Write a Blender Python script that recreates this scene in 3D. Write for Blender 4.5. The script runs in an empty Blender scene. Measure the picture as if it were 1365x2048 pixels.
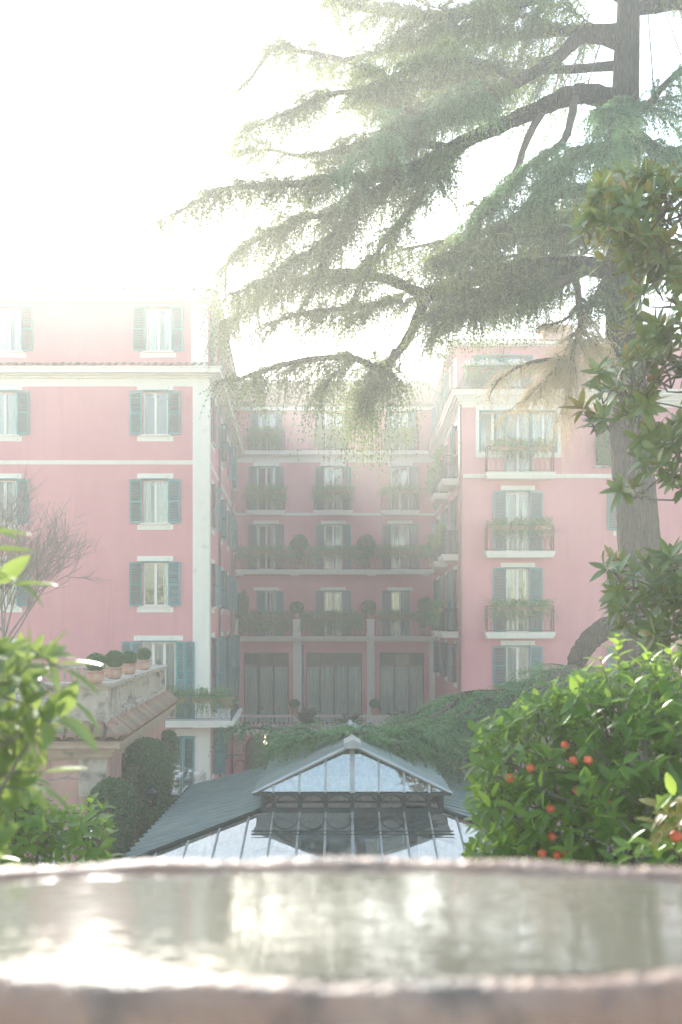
import bpy, math, random
import numpy as np
from mathutils import Vector, Matrix

S = bpy.context.scene
C = S.collection
R = math.radians
rnd = random.Random(7)
rng = np.random.default_rng(11)

# ---------------------------------------------------------------- camera, sky, sun, exposure
F = 2000.0            # focal length in photo pixels (photo 1365 x 2048)
EYE = 9.0             # eye height above the courtyard
HOR = 1250.0          # photo row of the horizon

def P(x, y, d):
    """photo pixel at a distance -> point in the world"""
    return Vector(((x - 682.5) * d / F, d, EYE + (HOR - y) * d / F))

cam_d = bpy.data.cameras.new('camera')
cam = bpy.data.objects.new('camera', cam_d)
C.objects.link(cam)
cam.location = (0, 0, EYE)
cam.rotation_euler = (R(90), 0, 0)
cam_d.sensor_fit = 'VERTICAL'
cam_d.sensor_height = 36.0
cam_d.sensor_width = 24.0
cam_d.lens = F * 36 / 2048
cam_d.shift_y = (HOR - 1024) / 2048
cam_d.clip_start = 0.05
cam_d.clip_end = 2000
cam_d.dof.use_dof = True
cam_d.dof.focus_distance = 42
cam_d.dof.aperture_fstop = 3.1
S.camera = cam

SUN = Vector(((175 - 682.5) / F, 1.0, (HOR - 450) / F)).normalized()
sun_el = math.asin(SUN.z)
sun_az = math.atan2(SUN.x, SUN.y)
W = bpy.data.worlds.new('World')
S.world = W
W.use_nodes = True
nt = W.node_tree
sky = nt.nodes.new('ShaderNodeTexSky')
sky.sky_type = 'NISHITA'
sky.sun_disc = False
sky.sun_elevation = sun_el
sky.sun_rotation = sun_az
sky.air_density = 1.0
sky.dust_density = 0.5
sky.ozone_density = 1.0
warm = nt.nodes.new('ShaderNodeMix')
warm.data_type = 'RGBA'
warm.blend_type = 'MULTIPLY'
warm.inputs[0].default_value = 1
warm.inputs[7].default_value = (1.0, .965, .87, 1)
nt.links.new(sky.outputs[0], warm.inputs[6])
nt.links.new(warm.outputs[2], nt.nodes['Background'].inputs[0])
nt.nodes['Background'].inputs[1].default_value = 0.15
sun_d = bpy.data.lights.new('sun', 'SUN')
sun_d.energy = 2.5
sun_d.angle = R(0.53)
sun_d.color = (1.0, 0.96, 0.88)
sun = bpy.data.objects.new('sun', sun_d)
C.objects.link(sun)
sun.location = (-20, 60, 60)
sun.rotation_euler = (-SUN).to_track_quat('-Z', 'Y').to_euler()
S.view_settings.view_transform = 'Standard'
S.view_settings.look = 'None'
S.view_settings.gamma = 1.0
S.view_settings.use_curve_mapping = False
S.view_settings.exposure = 2.14
HAZE_DENSITY = 0.0056
HAZE_G = 0.52

S.render.engine = 'CYCLES'
S.cycles.max_bounces = 8
S.cycles.diffuse_bounces = 5
S.cycles.glossy_bounces = 4
S.cycles.transmission_bounces = 4
S.cycles.transparent_max_bounces = 12
S.cycles.volume_bounces = 1
S.cycles.sample_clamp_indirect = 8
S.cycles.caustics_reflective = False
S.cycles.caustics_refractive = False

# ---------------------------------------------------------------- materials
def _new(name):
    m = bpy.data.materials.new(name)
    m.use_nodes = True
    t = m.node_tree
    return m, t, t.nodes['Principled BSDF']

def pmat(name, c1, c2=None, scale=1.0, rough=0.8, bump=0.0, bscale=60.0, stretch=(1, 1, 1), spec=0.3, metal=0.0, speck=None, coords='Object', vary=0.0, streak=0.0):
    m, t, b = _new(name)
    N, L = t.nodes.new, t.links.new
    b.inputs['Roughness'].default_value = rough
    b.inputs['Specular IOR Level'].default_value = spec
    b.inputs['Metallic'].default_value = metal
    tc = N('ShaderNodeTexCoord')
    mp = N('ShaderNodeMapping')
    mp.inputs['Scale'].default_value = stretch
    L(tc.outputs[coords], mp.inputs[0])
    c2 = c2 or c1
    n = N('ShaderNodeTexNoise')
    n.inputs['Scale'].default_value = scale
    n.inputs['Detail'].default_value = 8
    n.inputs['Roughness'].default_value = 0.65
    L(mp.outputs[0], n.inputs['Vector'])
    rmp = N('ShaderNodeMapRange')
    rmp.inputs[1].default_value = 0.32
    rmp.inputs[2].default_value = 0.68
    L(n.outputs['Fac'], rmp.inputs[0])
    mx = N('ShaderNodeMix')
    mx.data_type = 'RGBA'
    mx.inputs[6].default_value = (*c1, 1)
    mx.inputs[7].default_value = (*c2, 1)
    L(rmp.outputs[0], mx.inputs[0])
    out = mx.outputs[2]
    if speck:
        col, sc, lo, hi = speck
        n2 = N('ShaderNodeTexNoise')
        n2.inputs['Scale'].default_value = sc
        n2.inputs['Detail'].default_value = 5
        L(tc.outputs[coords], n2.inputs['Vector'])
        r2 = N('ShaderNodeMapRange')
        r2.inputs[1].default_value = lo
        r2.inputs[2].default_value = hi
        L(n2.outputs['Fac'], r2.inputs[0])
        m2 = N('ShaderNodeMix')
        m2.data_type = 'RGBA'
        m2.inputs[7].default_value = (*col, 1)
        L(r2.outputs[0], m2.inputs[0])
        L(out, m2.inputs[6])
        out = m2.outputs[2]
    if streak:
        ms_ = N('ShaderNodeMapping')
        ms_.inputs['Scale'].default_value = (2.6, 2.6, .11)
        L(tc.outputs[coords], ms_.inputs[0])
        n3 = N('ShaderNodeTexNoise')
        n3.inputs['Scale'].default_value = 1.6
        n3.inputs['Detail'].default_value = 6
        n3.inputs['Roughness'].default_value = .7
        L(ms_.outputs[0], n3.inputs['Vector'])
        r3 = N('ShaderNodeMapRange')
        r3.inputs[1].default_value = .52
        r3.inputs[2].default_value = .74
        r3.inputs[3].default_value = 1.0
        r3.inputs[4].default_value = 1.0 - streak
        L(n3.outputs['Fac'], r3.inputs[0])
        h3 = N('ShaderNodeHueSaturation')
        L(r3.outputs[0], h3.inputs['Value'])
        L(out, h3.inputs['Color'])
        out = h3.outputs[0]
    if vary:
        oi = N('ShaderNodeObjectInfo')
        hs = N('ShaderNodeHueSaturation')
        mr = N('ShaderNodeMapRange')
        mr.inputs[3].default_value = 1 - vary
        mr.inputs[4].default_value = 1 + vary
        L(oi.outputs['Random'], mr.inputs[0])
        L(mr.outputs[0], hs.inputs['Value'])
        L(out, hs.inputs['Color'])
        out = hs.outputs[0]
    L(out, b.inputs['Base Color'])
    if bump:
        bn = N('ShaderNodeTexNoise')
        bn.inputs['Scale'].default_value = bscale
        bn.inputs['Detail'].default_value = 6
        L(mp.outputs[0], bn.inputs['Vector'])
        bp = N('ShaderNodeBump')
        bp.inputs['Strength'].default_value = bump
        bp.inputs['Distance'].default_value = 0.02
        L(bn.outputs['Fac'], bp.inputs['Height'])
        L(bp.outputs[0], b.inputs['Normal'])
    return m

def leafmat(name, c1, c2, trans, tcol, rough=0.4, spec=0.5, island=True, back=None):
    m, t, b = _new(name)
    N, L = t.nodes.new, t.links.new
    b.inputs['Roughness'].default_value = rough
    b.inputs['Specular IOR Level'].default_value = spec
    g = N('ShaderNodeNewGeometry')
    oi = N('ShaderNodeObjectInfo')
    ad = N('ShaderNodeMath')
    ad.operation = 'ADD'
    L(g.outputs['Random Per Island'], ad.inputs[0])
    L(oi.outputs['Random'], ad.inputs[1])
    fr = N('ShaderNodeMath')
    fr.operation = 'FRACT'
    L(ad.outputs[0], fr.inputs[0])
    mx = N('ShaderNodeMix')
    mx.data_type = 'RGBA'
    mx.inputs[6].default_value = (*c1, 1)
    mx.inputs[7].default_value = (*c2, 1)
    L(fr.outputs[0], mx.inputs[0])
    col = mx.outputs[2]
    if back:
        m2 = N('ShaderNodeMix')
        m2.data_type = 'RGBA'
        L(g.outputs['Backfacing'], m2.inputs[0])
        L(col, m2.inputs[6])
        m2.inputs[7].default_value = (*back, 1)
        col = m2.outputs[2]
    L(col, b.inputs['Base Color'])
    tr = N('ShaderNodeBsdfTranslucent')
    tr.inputs[0].default_value = (*tcol, 1)
    ms = N('ShaderNodeMixShader')
    ms.inputs[0].default_value = trans
    L(b.outputs[0], ms.inputs[1])
    L(tr.outputs[0], ms.inputs[2])
    L(ms.outputs[0], t.nodes['Material Output'].inputs[0])
    return m

def glassmat(name, tint, ior, rough=0.01, wavy=0.0, dirt=0.0):
    m, t, b = _new(name)
    N, L = t.nodes.new, t.links.new
    t.nodes.remove(b)
    gl = N('ShaderNodeBsdfGlossy')
    gl.inputs['Roughness'].default_value = rough
    gl.inputs['Color'].default_value = (0.95, 0.97, 0.96, 1)
    tp = N('ShaderNodeBsdfTransparent')
    tp.inputs[0].default_value = (*tint, 1)
    fr = N('ShaderNodeFresnel')
    fr.inputs['IOR'].default_value = ior
    ms = N('ShaderNodeMixShader')
    L(fr.outputs[0], ms.inputs[0])
    L(tp.outputs[0], ms.inputs[1])
    L(gl.outputs[0], ms.inputs[2])
    if wavy:
        tc = N('ShaderNodeTexCoord')
        n = N('ShaderNodeTexNoise')
        n.inputs['Scale'].default_value = 2.2
        n.inputs['Detail'].default_value = 1.5
        L(tc.outputs['Object'], n.inputs['Vector'])
        bp = N('ShaderNodeBump')
        bp.inputs['Strength'].default_value = wavy
        bp.inputs['Distance'].default_value = 0.02
        L(n.outputs['Fac'], bp.inputs['Height'])
        L(bp.outputs[0], gl.inputs['Normal'])
        L(bp.outputs[0], fr.inputs['Normal'])
    out = ms.outputs[0]
    if dirt:
        tc = N('ShaderNodeTexCoord')
        mp = N('ShaderNodeMapping')
        mp.inputs['Scale'].default_value = (9, 2.5, 6)
        L(tc.outputs['Object'], mp.inputs[0])
        n = N('ShaderNodeTexNoise')
        n.inputs['Scale'].default_value = 1.4
        n.inputs['Detail'].default_value = 9
        n.inputs['Roughness'].default_value = .75
        L(mp.outputs[0], n.inputs['Vector'])
        mr = N('ShaderNodeMapRange')
        mr.inputs[1].default_value = .42
        mr.inputs[2].default_value = .72
        mr.inputs[3].default_value = .06
        mr.inputs[4].default_value = dirt
        L(n.outputs['Fac'], mr.inputs[0])
        df = N('ShaderNodeBsdfDiffuse')
        df.inputs[0].default_value = (.42, .41, .36, 1)
        m2 = N('ShaderNodeMixShader')
        L(mr.outputs[0], m2.inputs[0])
        L(out, m2.inputs[1])
        L(df.outputs[0], m2.inputs[2])
        out = m2.outputs[0]
    L(out, t.nodes['Material Output'].inputs[0])
    return m

M = {}
M['stucco'] = pmat('pink_stucco', (.60, .255, .265), (.665, .305, .315), .55, .92, .5, 45, (1, 1, .35), .15, speck=((.54, .26, .24), 2.3, .58, .85), streak=.13)
M['stucco_tan'] = pmat('weathered_salmon_stucco', (.50, .285, .225), (.57, .35, .28), .8, .92, .5, 40, (1, 1, .4), .15, speck=((.34, .25, .2), 2.0, .54, .8), streak=.4)
M['cream'] = pmat('cream_plaster', (.72, .68, .6), (.78, .74, .66), 1.2, .88, .25, 40, (1, 1, .4), .2, speck=((.45, .42, .36), 3.0, .62, .9), streak=.1)
M['white'] = pmat('white_painted_wood', (.70, .68, .62), (.76, .74, .68), 3, .6, .1, 40)
M['teal'] = pmat('teal_shutter_paint', (.07, .235, .24), (.105, .295, .295), 2.5, .65, .15, 30, (1, 1, 6), .35, vary=.22)
M['stone'] = pmat('aged_travertine', (.42, .35, .28), (.56, .48, .39), 2.2, .9, .8, 25, (1, 1, 1), .2, speck=((.17, .145, .12), 3.2, .5, .72))
M['tan'] = pmat('tan_cornice_stone', (.40, .285, .2), (.5, .37, .27), 2.2, .9, .4, 30, speck=((.22, .17, .13), 3.5, .56, .8))
M['tile'] = pmat('clay_roof_tile', (.27, .155, .11), (.42, .27, .2), 5.0, .92, .5, 40, speck=((.2, .19, .15), 6.0, .52, .7), vary=.22)
M['tilebed'] = pmat('shaded_under_tile', (.13, .085, .065), (.2, .135, .1), 6.0, .95, .5, 40)  # same clay as the tiles, the shade beneath them put into its colour
M['terracotta'] = pmat('terracotta', (.43, .225, .155), (.52, .31, .23), 6, .9, .3, 40, speck=((.5, .42, .36), 7, .56, .8), vary=.1)
M['iron'] = pmat('dark_wrought_iron', (.06, .055, .05), (.09, .08, .07), 8, .6, .2, 40, spec=.4)
M['pipe'] = pmat('brown_downpipe_metal', (.13, .11, .09), (.17, .145, .12), 3, .55, .1, 20, spec=.4)
M['bronze'] = pmat('olive_bronze_frame', (.085, .08, .05), (.12, .11, .07), 4, .5, .1, 30, spec=.4)
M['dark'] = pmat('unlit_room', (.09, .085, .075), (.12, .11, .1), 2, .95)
M['curtain'] = pmat('sheer_curtain_cloth', (.62, .63, .6), (.7, .7, .67), 3, .95, .2, 60, (1, 1, .1))
M['curtain_blue'] = pmat('pale_blue_curtain_cloth', (.62, .72, .70), (.7, .78, .76), 3, .95, .2, 60, (1, 1, .1))
M['pane'] = glassmat('window_glass', (.93, .96, .94), 1.7)
M['ghglass'] = glassmat('greenhouse_glass', (.72, .80, .76), 3.8, .02, .1, .4)
M['rib'] = pmat('sky_lit_rib_metal', (.2, .24, .22), (.28, .31, .28), 2.0, .7, .1, 30, spec=.2, metal=0)  # paler than the sheets: sky light on the crests put into the colour
M['roofmetal'] = pmat('grey_green_roof_metal', (.018, .025, .022), (.032, .042, .037), 1.2, .9, .12, 30, spec=.03, metal=0, speck=((.09, .1, .09), 2.5, .55, .8))  # dark grey-green sheet, darkened further for the shade between the ribs
M['ghframe'] = pmat('dark_green_glazing_bar', (.03, .038, .035), (.05, .06, .055), 5, .5, .15, 40, spec=.4)
M['alu'] = pmat('pale_grey_flashing', (.36, .36, .34), (.46, .46, .44), 3, .5, .15, 30, spec=.4, metal=.3)
M['bark'] = None
M['twig'] = pmat('cedar_twig_bark', (.07, .055, .042), (.11, .09, .07), 8, .9)
M['greybark'] = pmat('smooth_grey_bark', (.14, .11, .095), (.2, .165, .14), 6, .9, .4, 30)
M['palebark'] = pmat('pale_thin_bark', (.27, .22, .2), (.36, .3, .27), 6, .9, .2, 30)
M['needle'] = leafmat('cedar_needles', (.05, .1, .042), (.09, .15, .06), .5, (.28, .34, .09), .55, .3)
M['needle_low'] = leafmat('cedar_needles_blue_green', (.075, .18, .09), (.12, .24, .12), .45, (.24, .42, .15), .55, .35)
M['needle_pale'] = leafmat('cedar_needles_pale', (.1, .17, .075), (.15, .23, .1), .55, (.42, .48, .15), .55, .3)
M['needle_deep'] = leafmat('cedar_needles_deep', (.03, .065, .028), (.05, .095, .04), .42, (.17, .23, .06), .55, .3)
M['needle_low_pale'] = leafmat('cedar_needles_low_pale', (.12, .25, .13), (.17, .31, .17), .5, (.32, .5, .2), .55, .3)
M['needle_low_deep'] = leafmat('cedar_needles_low_deep', (.035, .1, .045), (.06, .14, .06), .4, (.14, .28, .09), .55, .3)
M['needle_dry'] = leafmat('straw_cedar_needles', (.4, .32, .19), (.52, .43, .27), .45, (.6, .49, .3), .7, .2)  # paler and yellower than the other cedar needles
M['orange_leaf'] = leafmat('citrus_leaf', (.05, .13, .022), (.1, .2, .035), .5, (.42, .62, .08), .34, .45)
M['young_leaf'] = leafmat('young_citrus_leaf', (.13, .24, .04), (.18, .3, .05), .55, (.55, .7, .1), .38, .45)
M['left_leaf'] = leafmat('loquat_leaf', (.05, .12, .03), (.12, .19, .05), .42, (.42, .52, .12), .36, .5)
M['magnolia_leaf'] = leafmat('magnolia_leaf', (.07, .12, .03), (.11, .17, .05), .27, (.34, .38, .08), .28, .6, back=(.34, .19, .08))
M['yellow_leaf'] = leafmat('yellowing_leaf', (.2, .18, .03), (.3, .22, .05), .35, (.45, .35, .06), .38, .5)
M['box_leaf'] = leafmat('box_leaf', (.06, .14, .045), (.11, .21, .07), .38, (.16, .28, .07), .5, .35)
M['ivy_leaf'] = leafmat('ivy_leaf', (.055, .13, .05), (.1, .2, .08), .36, (.14, .25, .07), .45, .4)
M['plant_leaf'] = leafmat('balcony_plant_leaf', (.09, .2, .07), (.19, .31, .12), .42, (.3, .46, .14), .5, .35)
M['palm_leaf'] = leafmat('palm_leaf', (.05, .095, .05), (.08, .13, .07), .3, (.16, .22, .08), .5, .35)
M['fruit'] = pmat('orange_peel', (.66, .09, .035), (.72, .14, .05), 5, .45, .4, 120, spec=.45)
M['flower'] = pmat('white_petals', (.78, .76, .72), (.85, .83, .8), 3, .8)
M['gravel'] = pmat('courtyard_gravel', (.46, .41, .34), (.55, .5, .42), 1.5, .95, .8, 60, speck=((.2, .17, .14), 25, .45, .65))
M['soil'] = pmat('garden_soil', (.10, .075, .05), (.16, .13, .085), 1.5, .95, .9, 30, speck=((.06, .1, .035), 3, .5, .65))
M['plastic'] = glassmat('clear_canopy_sheet', (.86, .86, .84), 1.9, .12, .25)

def bark_material():
    m, t, b = _new('ridged_cedar_bark')
    N, L = t.nodes.new, t.links.new
    tc = N('ShaderNodeTexCoord')
    mp = N('ShaderNodeMapping')
    mp.inputs['Scale'].default_value = (13, 13, 2.2)
    L(tc.outputs['Object'], mp.inputs[0])
    ns = N('ShaderNodeTexNoise')
    ns.inputs['Scale'].default_value = 1.0
    ns.inputs['Detail'].default_value = 4
    L(mp.outputs[0], ns.inputs['Vector'])
    mixv = N('ShaderNodeMix')
    mixv.data_type = 'VECTOR'
    mixv.inputs[0].default_value = .25
    L(mp.outputs[0], mixv.inputs[4])
    L(ns.outputs['Color'], mixv.inputs[5])
    v = N('ShaderNodeTexVoronoi')
    v.feature = 'DISTANCE_TO_EDGE'
    v.inputs['Scale'].default_value = 1.3
    L(mixv.outputs[1], v.inputs['Vector'])
    mr = N('ShaderNodeMapRange')
    mr.inputs[1].default_value = .02
    mr.inputs[2].default_value = .3
    L(v.outputs['Distance'], mr.inputs[0])
    mx = N('ShaderNodeMix')
    mx.data_type = 'RGBA'
    mx.inputs[6].default_value = (.012, .01, .008, 1)
    mx.inputs[7].default_value = (.062, .046, .034, 1)
    L(mr.outputs[0], mx.inputs[0])
    L(mx.outputs[2], b.inputs['Base Color'])
    b.inputs['Roughness'].default_value = .92
    b.inputs['Specular IOR Level'].default_value = .2
    bp = N('ShaderNodeBump')
    bp.inputs['Strength'].default_value = 1.0
    bp.inputs['Distance'].default_value = .05
    L(mr.outputs[0], bp.inputs['Height'])
    L(bp.outputs[0], b.inputs['Normal'])
    return m
M['bark'] = bark_material()

# ---------------------------------------------------------------- mesh helpers
def tag(o, label=None, cat=None, group=None, kind=None):
    if label: o['label'] = label
    if cat: o['category'] = cat
    if group: o['group'] = group
    if kind: o['kind'] = kind
    return o

def empty(name, loc, label, cat, group=None):
    o = bpy.data.objects.new(name, None)
    C.objects.link(o)
    o.location = loc
    o.empty_display_size = .3
    return tag(o, label, cat, group)

def put(name, me, parent=None, loc=(0, 0, 0), rot=(0, 0, 0), scale=None):
    o = bpy.data.objects.new(name, me)
    C.objects.link(o)
    o.parent = parent
    o.location = loc
    o.rotation_euler = rot
    if scale: o.scale = scale
    return o

class MB:
    def __init__(s):
        s.v, s.f, s.mi, s.smooth = [], [], [], []
    def quad(s, a, b, c, d, mi=0):
        n = len(s.v)
        s.v += [tuple(a), tuple(b), tuple(c), tuple(d)]
        s.f.append((n, n + 1, n + 2, n + 3)); s.mi.append(mi); s.smooth.append(False)
    def face(s, pts, mi=0):
        n = len(s.v)
        s.v += [tuple(p) for p in pts]
        s.f.append(tuple(range(n, n + len(pts)))); s.mi.append(mi); s.smooth.append(False)
    def box(s, x0, x1, y0, y1, z0, z1, mat=None, mi=0):
        n = len(s.v)
        for x, y, z in ((x0, y0, z0), (x1, y0, z0), (x1, y1, z0), (x0, y1, z0), (x0, y0, z1), (x1, y0, z1), (x1, y1, z1), (x0, y1, z1)):
            p = Vector((x, y, z))
            if mat is not None: p = mat @ p
            s.v.append(tuple(p))
        for q in ((3, 2, 1, 0), (4, 5, 6, 7), (0, 1, 5, 4), (1, 2, 6, 5), (2, 3, 7, 6), (3, 0, 4, 7)):
            s.f.append(tuple(n + i for i in q)); s.mi.append(mi); s.smooth.append(False)
    def bar(s, a, b, r, n=4, r2=None, smooth=False, caps=True):
        s.tube([a, b], [r, r if r2 is None else r2], n, smooth, caps)
    def tube(s, pts, rad, n=8, smooth=True, caps=True, ridge=None):
        pts = [Vector(p) for p in pts]
        if not isinstance(rad, (list, tuple)): rad = [rad] * len(pts)
        base = len(s.v)
        up = None
        for i, p in enumerate(pts):
            t = (pts[min(i + 1, len(pts) - 1)] - pts[max(i - 1, 0)]).normalized()
            if up is None:
                ref = Vector((0, 1, 0)) if abs(t.y) < .9 else Vector((1, 0, 0))
                u = t.cross(ref).normalized()
            else:
                u = (up - t * up.dot(t)).normalized()
            up = u
            w = t.cross(u)
            for k in range(n):
                a = 2 * math.pi * k / n
                rr = rad[i] * (ridge[i][k] if ridge else 1)
                s.v.append(tuple(p + u * math.cos(a) * rr + w * math.sin(a) * rr))
        for i in range(len(pts) - 1):
            for k in range(n):
                a, b = base + i * n + k, base + i * n + (k + 1) % n
                s.f.append((a, b, b + n, a + n)); s.mi.append(0); s.smooth.append(smooth)
        if caps:
            s.f.append(tuple(base + k for k in range(n))[::-1]); s.mi.append(0); s.smooth.append(False)
            e = base + (len(pts) - 1) * n
            s.f.append(tuple(e + k for k in range(n))); s.mi.append(0); s.smooth.append(False)
    def lathe(s, prof, n=16, c=(0, 0, 0), smooth=True, sx=1.0, sy=1.0):
        base = len(s.v)
        for r, z in prof:
            for k in range(n):
                a = 2 * math.pi * k / n
                s.v.append((c[0] + r * math.cos(a) * sx, c[1] + r * math.sin(a) * sy, c[2] + z))
        for i in range(len(prof) - 1):
            for k in range(n):
                a, b = base + i * n + k, base + i * n + (k + 1) % n
                s.f.append((a, b, b + n, a + n)); s.mi.append(0); s.smooth.append(smooth)
        s.f.append(tuple(base + k for k in range(n))[::-1]); s.mi.append(0); s.smooth.append(False)
        e = base + (len(prof) - 1) * n
        s.f.append(tuple(e + k for k in range(n))); s.mi.append(0); s.smooth.append(False)
    def poly(s, pts, z0, z1, mi=0):
        n = len(pts)
        b = len(s.v)
        s.v += [(x, y, z0) for x, y in pts] + [(x, y, z1) for x, y in pts]
        s.f.append(tuple(b + i for i in range(n))[::-1]); s.f.append(tuple(b + n + i for i in range(n)))
        for i in range(n):
            j = (i + 1) % n
            s.f.append((b + i, b + j, b + n + j, b + n + i))
        s.mi += [mi] * (n + 2); s.smooth += [False] * (n + 2)
    def mesh(s, name, *mats):
        me = bpy.data.meshes.new(name)
        me.from_pydata(s.v, [], s.f)
        for m in mats: me.materials.append(M[m] if isinstance(m, str) else m)
        me.polygons.foreach_set('material_index', s.mi)
        me.polygons.foreach_set('use_smooth', s.smooth)
        me.update()
        return me
    def build(s, name, mat, parent=None, loc=(0, 0, 0), rot=(0, 0, 0), kind=None):
        me = s.mesh(name, *(mat if isinstance(mat, (list, tuple)) else (mat,)))
        o = put(name, me, parent, loc, rot)
        if kind: o['kind'] = kind
        return o

def np_mesh(name, verts, faces, mat, smooth=False):
    """verts (n,3), faces (m,k) arrays -> mesh, quickly"""
    me = bpy.data.meshes.new(name)
    m, k = faces.shape
    me.vertices.add(len(verts))
    me.vertices.foreach_set('co', np.ascontiguousarray(verts, dtype=np.float32).ravel())
    me.loops.add(m * k)
    me.loops.foreach_set('vertex_index', np.ascontiguousarray(faces, dtype=np.int32).ravel())
    me.polygons.add(m)
    me.polygons.foreach_set('loop_start', np.arange(0, m * k, k, dtype=np.int32))
    if smooth: me.polygons.foreach_set('use_smooth', np.ones(m, dtype=bool))
    me.materials.append(M[mat] if isinstance(mat, str) else mat)
    me.update(calc_edges=True)
    me.validate()
    return me

def unit(a):
    return a / np.maximum(np.linalg.norm(a, axis=-1, keepdims=True), 1e-9)

def leaf_cloud(name, pos, size, mat, g=None, flat=.0, aspect=.5, outward=None):
    """small diamond leaves, bent on their midrib; pos (n,3)"""
    g = g or rng
    n = len(pos)
    d = unit(g.normal(size=(n, 3)) + (outward if outward is not None else 0))
    w = unit(np.cross(d, g.normal(size=(n, 3))))
    nn = np.cross(d, w)
    s = (size * g.uniform(.6, 1.35, (n, 1)))
    a = pos - d * s * .5
    b = pos + w * s * aspect * .5 + nn * s * .08
    c = pos + d * s * .5
    e = pos - w * s * aspect * .5 + nn * s * .08
    v = np.stack([a, b, c, e], 1).reshape(-1, 3)
    i = np.arange(n)[:, None] * 4
    f = np.concatenate([i + np.array([[0, 1, 2]]), i + np.array([[0, 2, 3]])], 0)
    return np_mesh(name, v, f, mat)

def inset_poly(pts, o):
    """offset a convex counter-clockwise polygon outwards by o"""
    n = len(pts)
    out = []
    for i in range(n):
        p0, p1, p2 = Vector(pts[i - 1]), Vector(pts[i]), Vector(pts[(i + 1) % n])
        d1, d2 = (p1 - p0).normalized(), (p2 - p1).normalized()
        n1, n2 = Vector((d1.y, -d1.x)), Vector((d2.y, -d2.x))
        b = (n1 + n2)
        b = b / (1 + n1.dot(n2))
        q = p1 + b * o
        out.append((q.x, q.y))
    return out

# ---------------------------------------------------------------- building kit
class Facade:
    """a vertical wall plane: u runs to the right as seen from outside, out is towards the viewer"""
    def __init__(s, root, ox, oy, rot):
        s.root, s.rot = root, rot
        s.o = Vector((ox, oy)) - Vector(root.location[:2])
        s.u = Vector((math.cos(rot), math.sin(rot)))
        s.n = Vector((math.sin(rot), -math.cos(rot)))
    def at(s, u, out, z):
        p = s.o + s.u * u + s.n * out
        return (p.x, p.y, z)
    def mat(s):
        return Matrix.Translation((s.o.x, s.o.y, 0)) @ Matrix.Rotation(s.rot, 4, 'Z')
    def box(s, mb, u0, u1, i0, i1, z0, z1, mi=0):
        """i0..i1: distance in front of the wall (negative = inside)"""
        mb.box(u0, u1, -i1, -i0, z0, z1, s.mat(), mi)

def wall(fc, u0, u1, z0, z1, ops, mats=('stucco', 'dark'), depth=.2, room=1.1, name='wall'):
    """a rendered wall with real openings, reveals and a dark room behind each"""
    us = sorted({u0, u1, *[o[0] for o in ops], *[o[1] for o in ops]})
    zs = sorted({z0, z1, *[o[2] for o in ops], *[o[3] for o in ops]})
    us = [u for u in us if u0 <= u <= u1]; zs = [z for z in zs if z0 <= z <= z1]
    mb = MB()
    for a, b in zip(us, us[1:]):
        for c, d in zip(zs, zs[1:]):
            mu, mz = (a + b) / 2, (c + d) / 2
            if any(o[0] < mu < o[1] and o[2] < mz < o[3] for o in ops): continue
            mb.quad(fc.at(a, 0, c), fc.at(b, 0, c), fc.at(b, 0, d), fc.at(a, 0, d))
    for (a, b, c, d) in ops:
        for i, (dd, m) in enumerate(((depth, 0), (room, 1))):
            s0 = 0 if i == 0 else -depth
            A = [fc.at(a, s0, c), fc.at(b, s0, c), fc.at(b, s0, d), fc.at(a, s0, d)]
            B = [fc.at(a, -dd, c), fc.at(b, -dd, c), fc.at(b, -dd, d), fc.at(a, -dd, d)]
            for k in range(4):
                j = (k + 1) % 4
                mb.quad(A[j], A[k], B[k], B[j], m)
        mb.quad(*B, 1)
    return mb.build(name, mats, fc.root)

_cache = {}
def cached(key, fn):
    if key not in _cache: _cache[key] = fn()
    return _cache[key]

def frame_mesh(w, h, nl, mat, transom=None):
    def f():
        mb = MB(); t, d = .06, .07
        x0, x1 = -w / 2, w / 2
        mb.box(x0, x0 + t, 0, d, 0, h); mb.box(x1 - t, x1, 0, d, 0, h)
        mb.box(x0 + t, x1 - t, 0, d, h - t, h); mb.box(x0 + t, x1 - t, 0, d, 0, t)
        for k in range(1, nl):
            x = x0 + w * k / nl
            mb.box(x - .055, x + .055, -.015, d - .003, t, h - t)
        if transom:
            mb.box(x0 + t, x1 - t, -.008, d - .006, transom - .04, transom + .04)
        return mb.mesh('window', mat)
    return cached(('frame', round(w, 3), round(h, 3), nl, mat, transom), f)

def pane_mesh(w, h, mat='pane'):
    def f():
        mb = MB(); mb.box(-w / 2, w / 2, 0, .012, 0, h)
        return mb.mesh('pane', mat)
    return cached(('pane', round(w, 3), round(h, 3), mat), f)

def shutter_mesh(w, h):
    def f():
        mb = MB(); t, d = .065, .02
        mb.box(0, t, -d, d, 0, h); mb.box(w - t, w, -d, d, 0, h)
        for z in (0, h * .5 - t * .6, h - t):
            mb.box(t, w - t, -d * .9, d * .9, z, z + t * 1.2)
        for za, zb in ((t * 1.2, h * .5 - t * .6), (h * .5 + t * .6, h - t)):
            n = max(4, int((zb - za) / .062))
            for k in range(n):
                zc = za + (zb - za) * (k + .5) / n
                m = Matrix.Translation((0, 0, zc)) @ Matrix.Rotation(R(38), 4, 'X')
                mb.box(t, w - t, -.027, .027, -.005, .005, m)
        for z in (.18 * h, .8 * h): mb.box(-.012, .02, -d - .012, d + .012, z, z + .06)
        return mb.mesh('shutter', 'teal')
    return cached(('shutter', round(w, 3), round(h, 3)), f)

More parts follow.
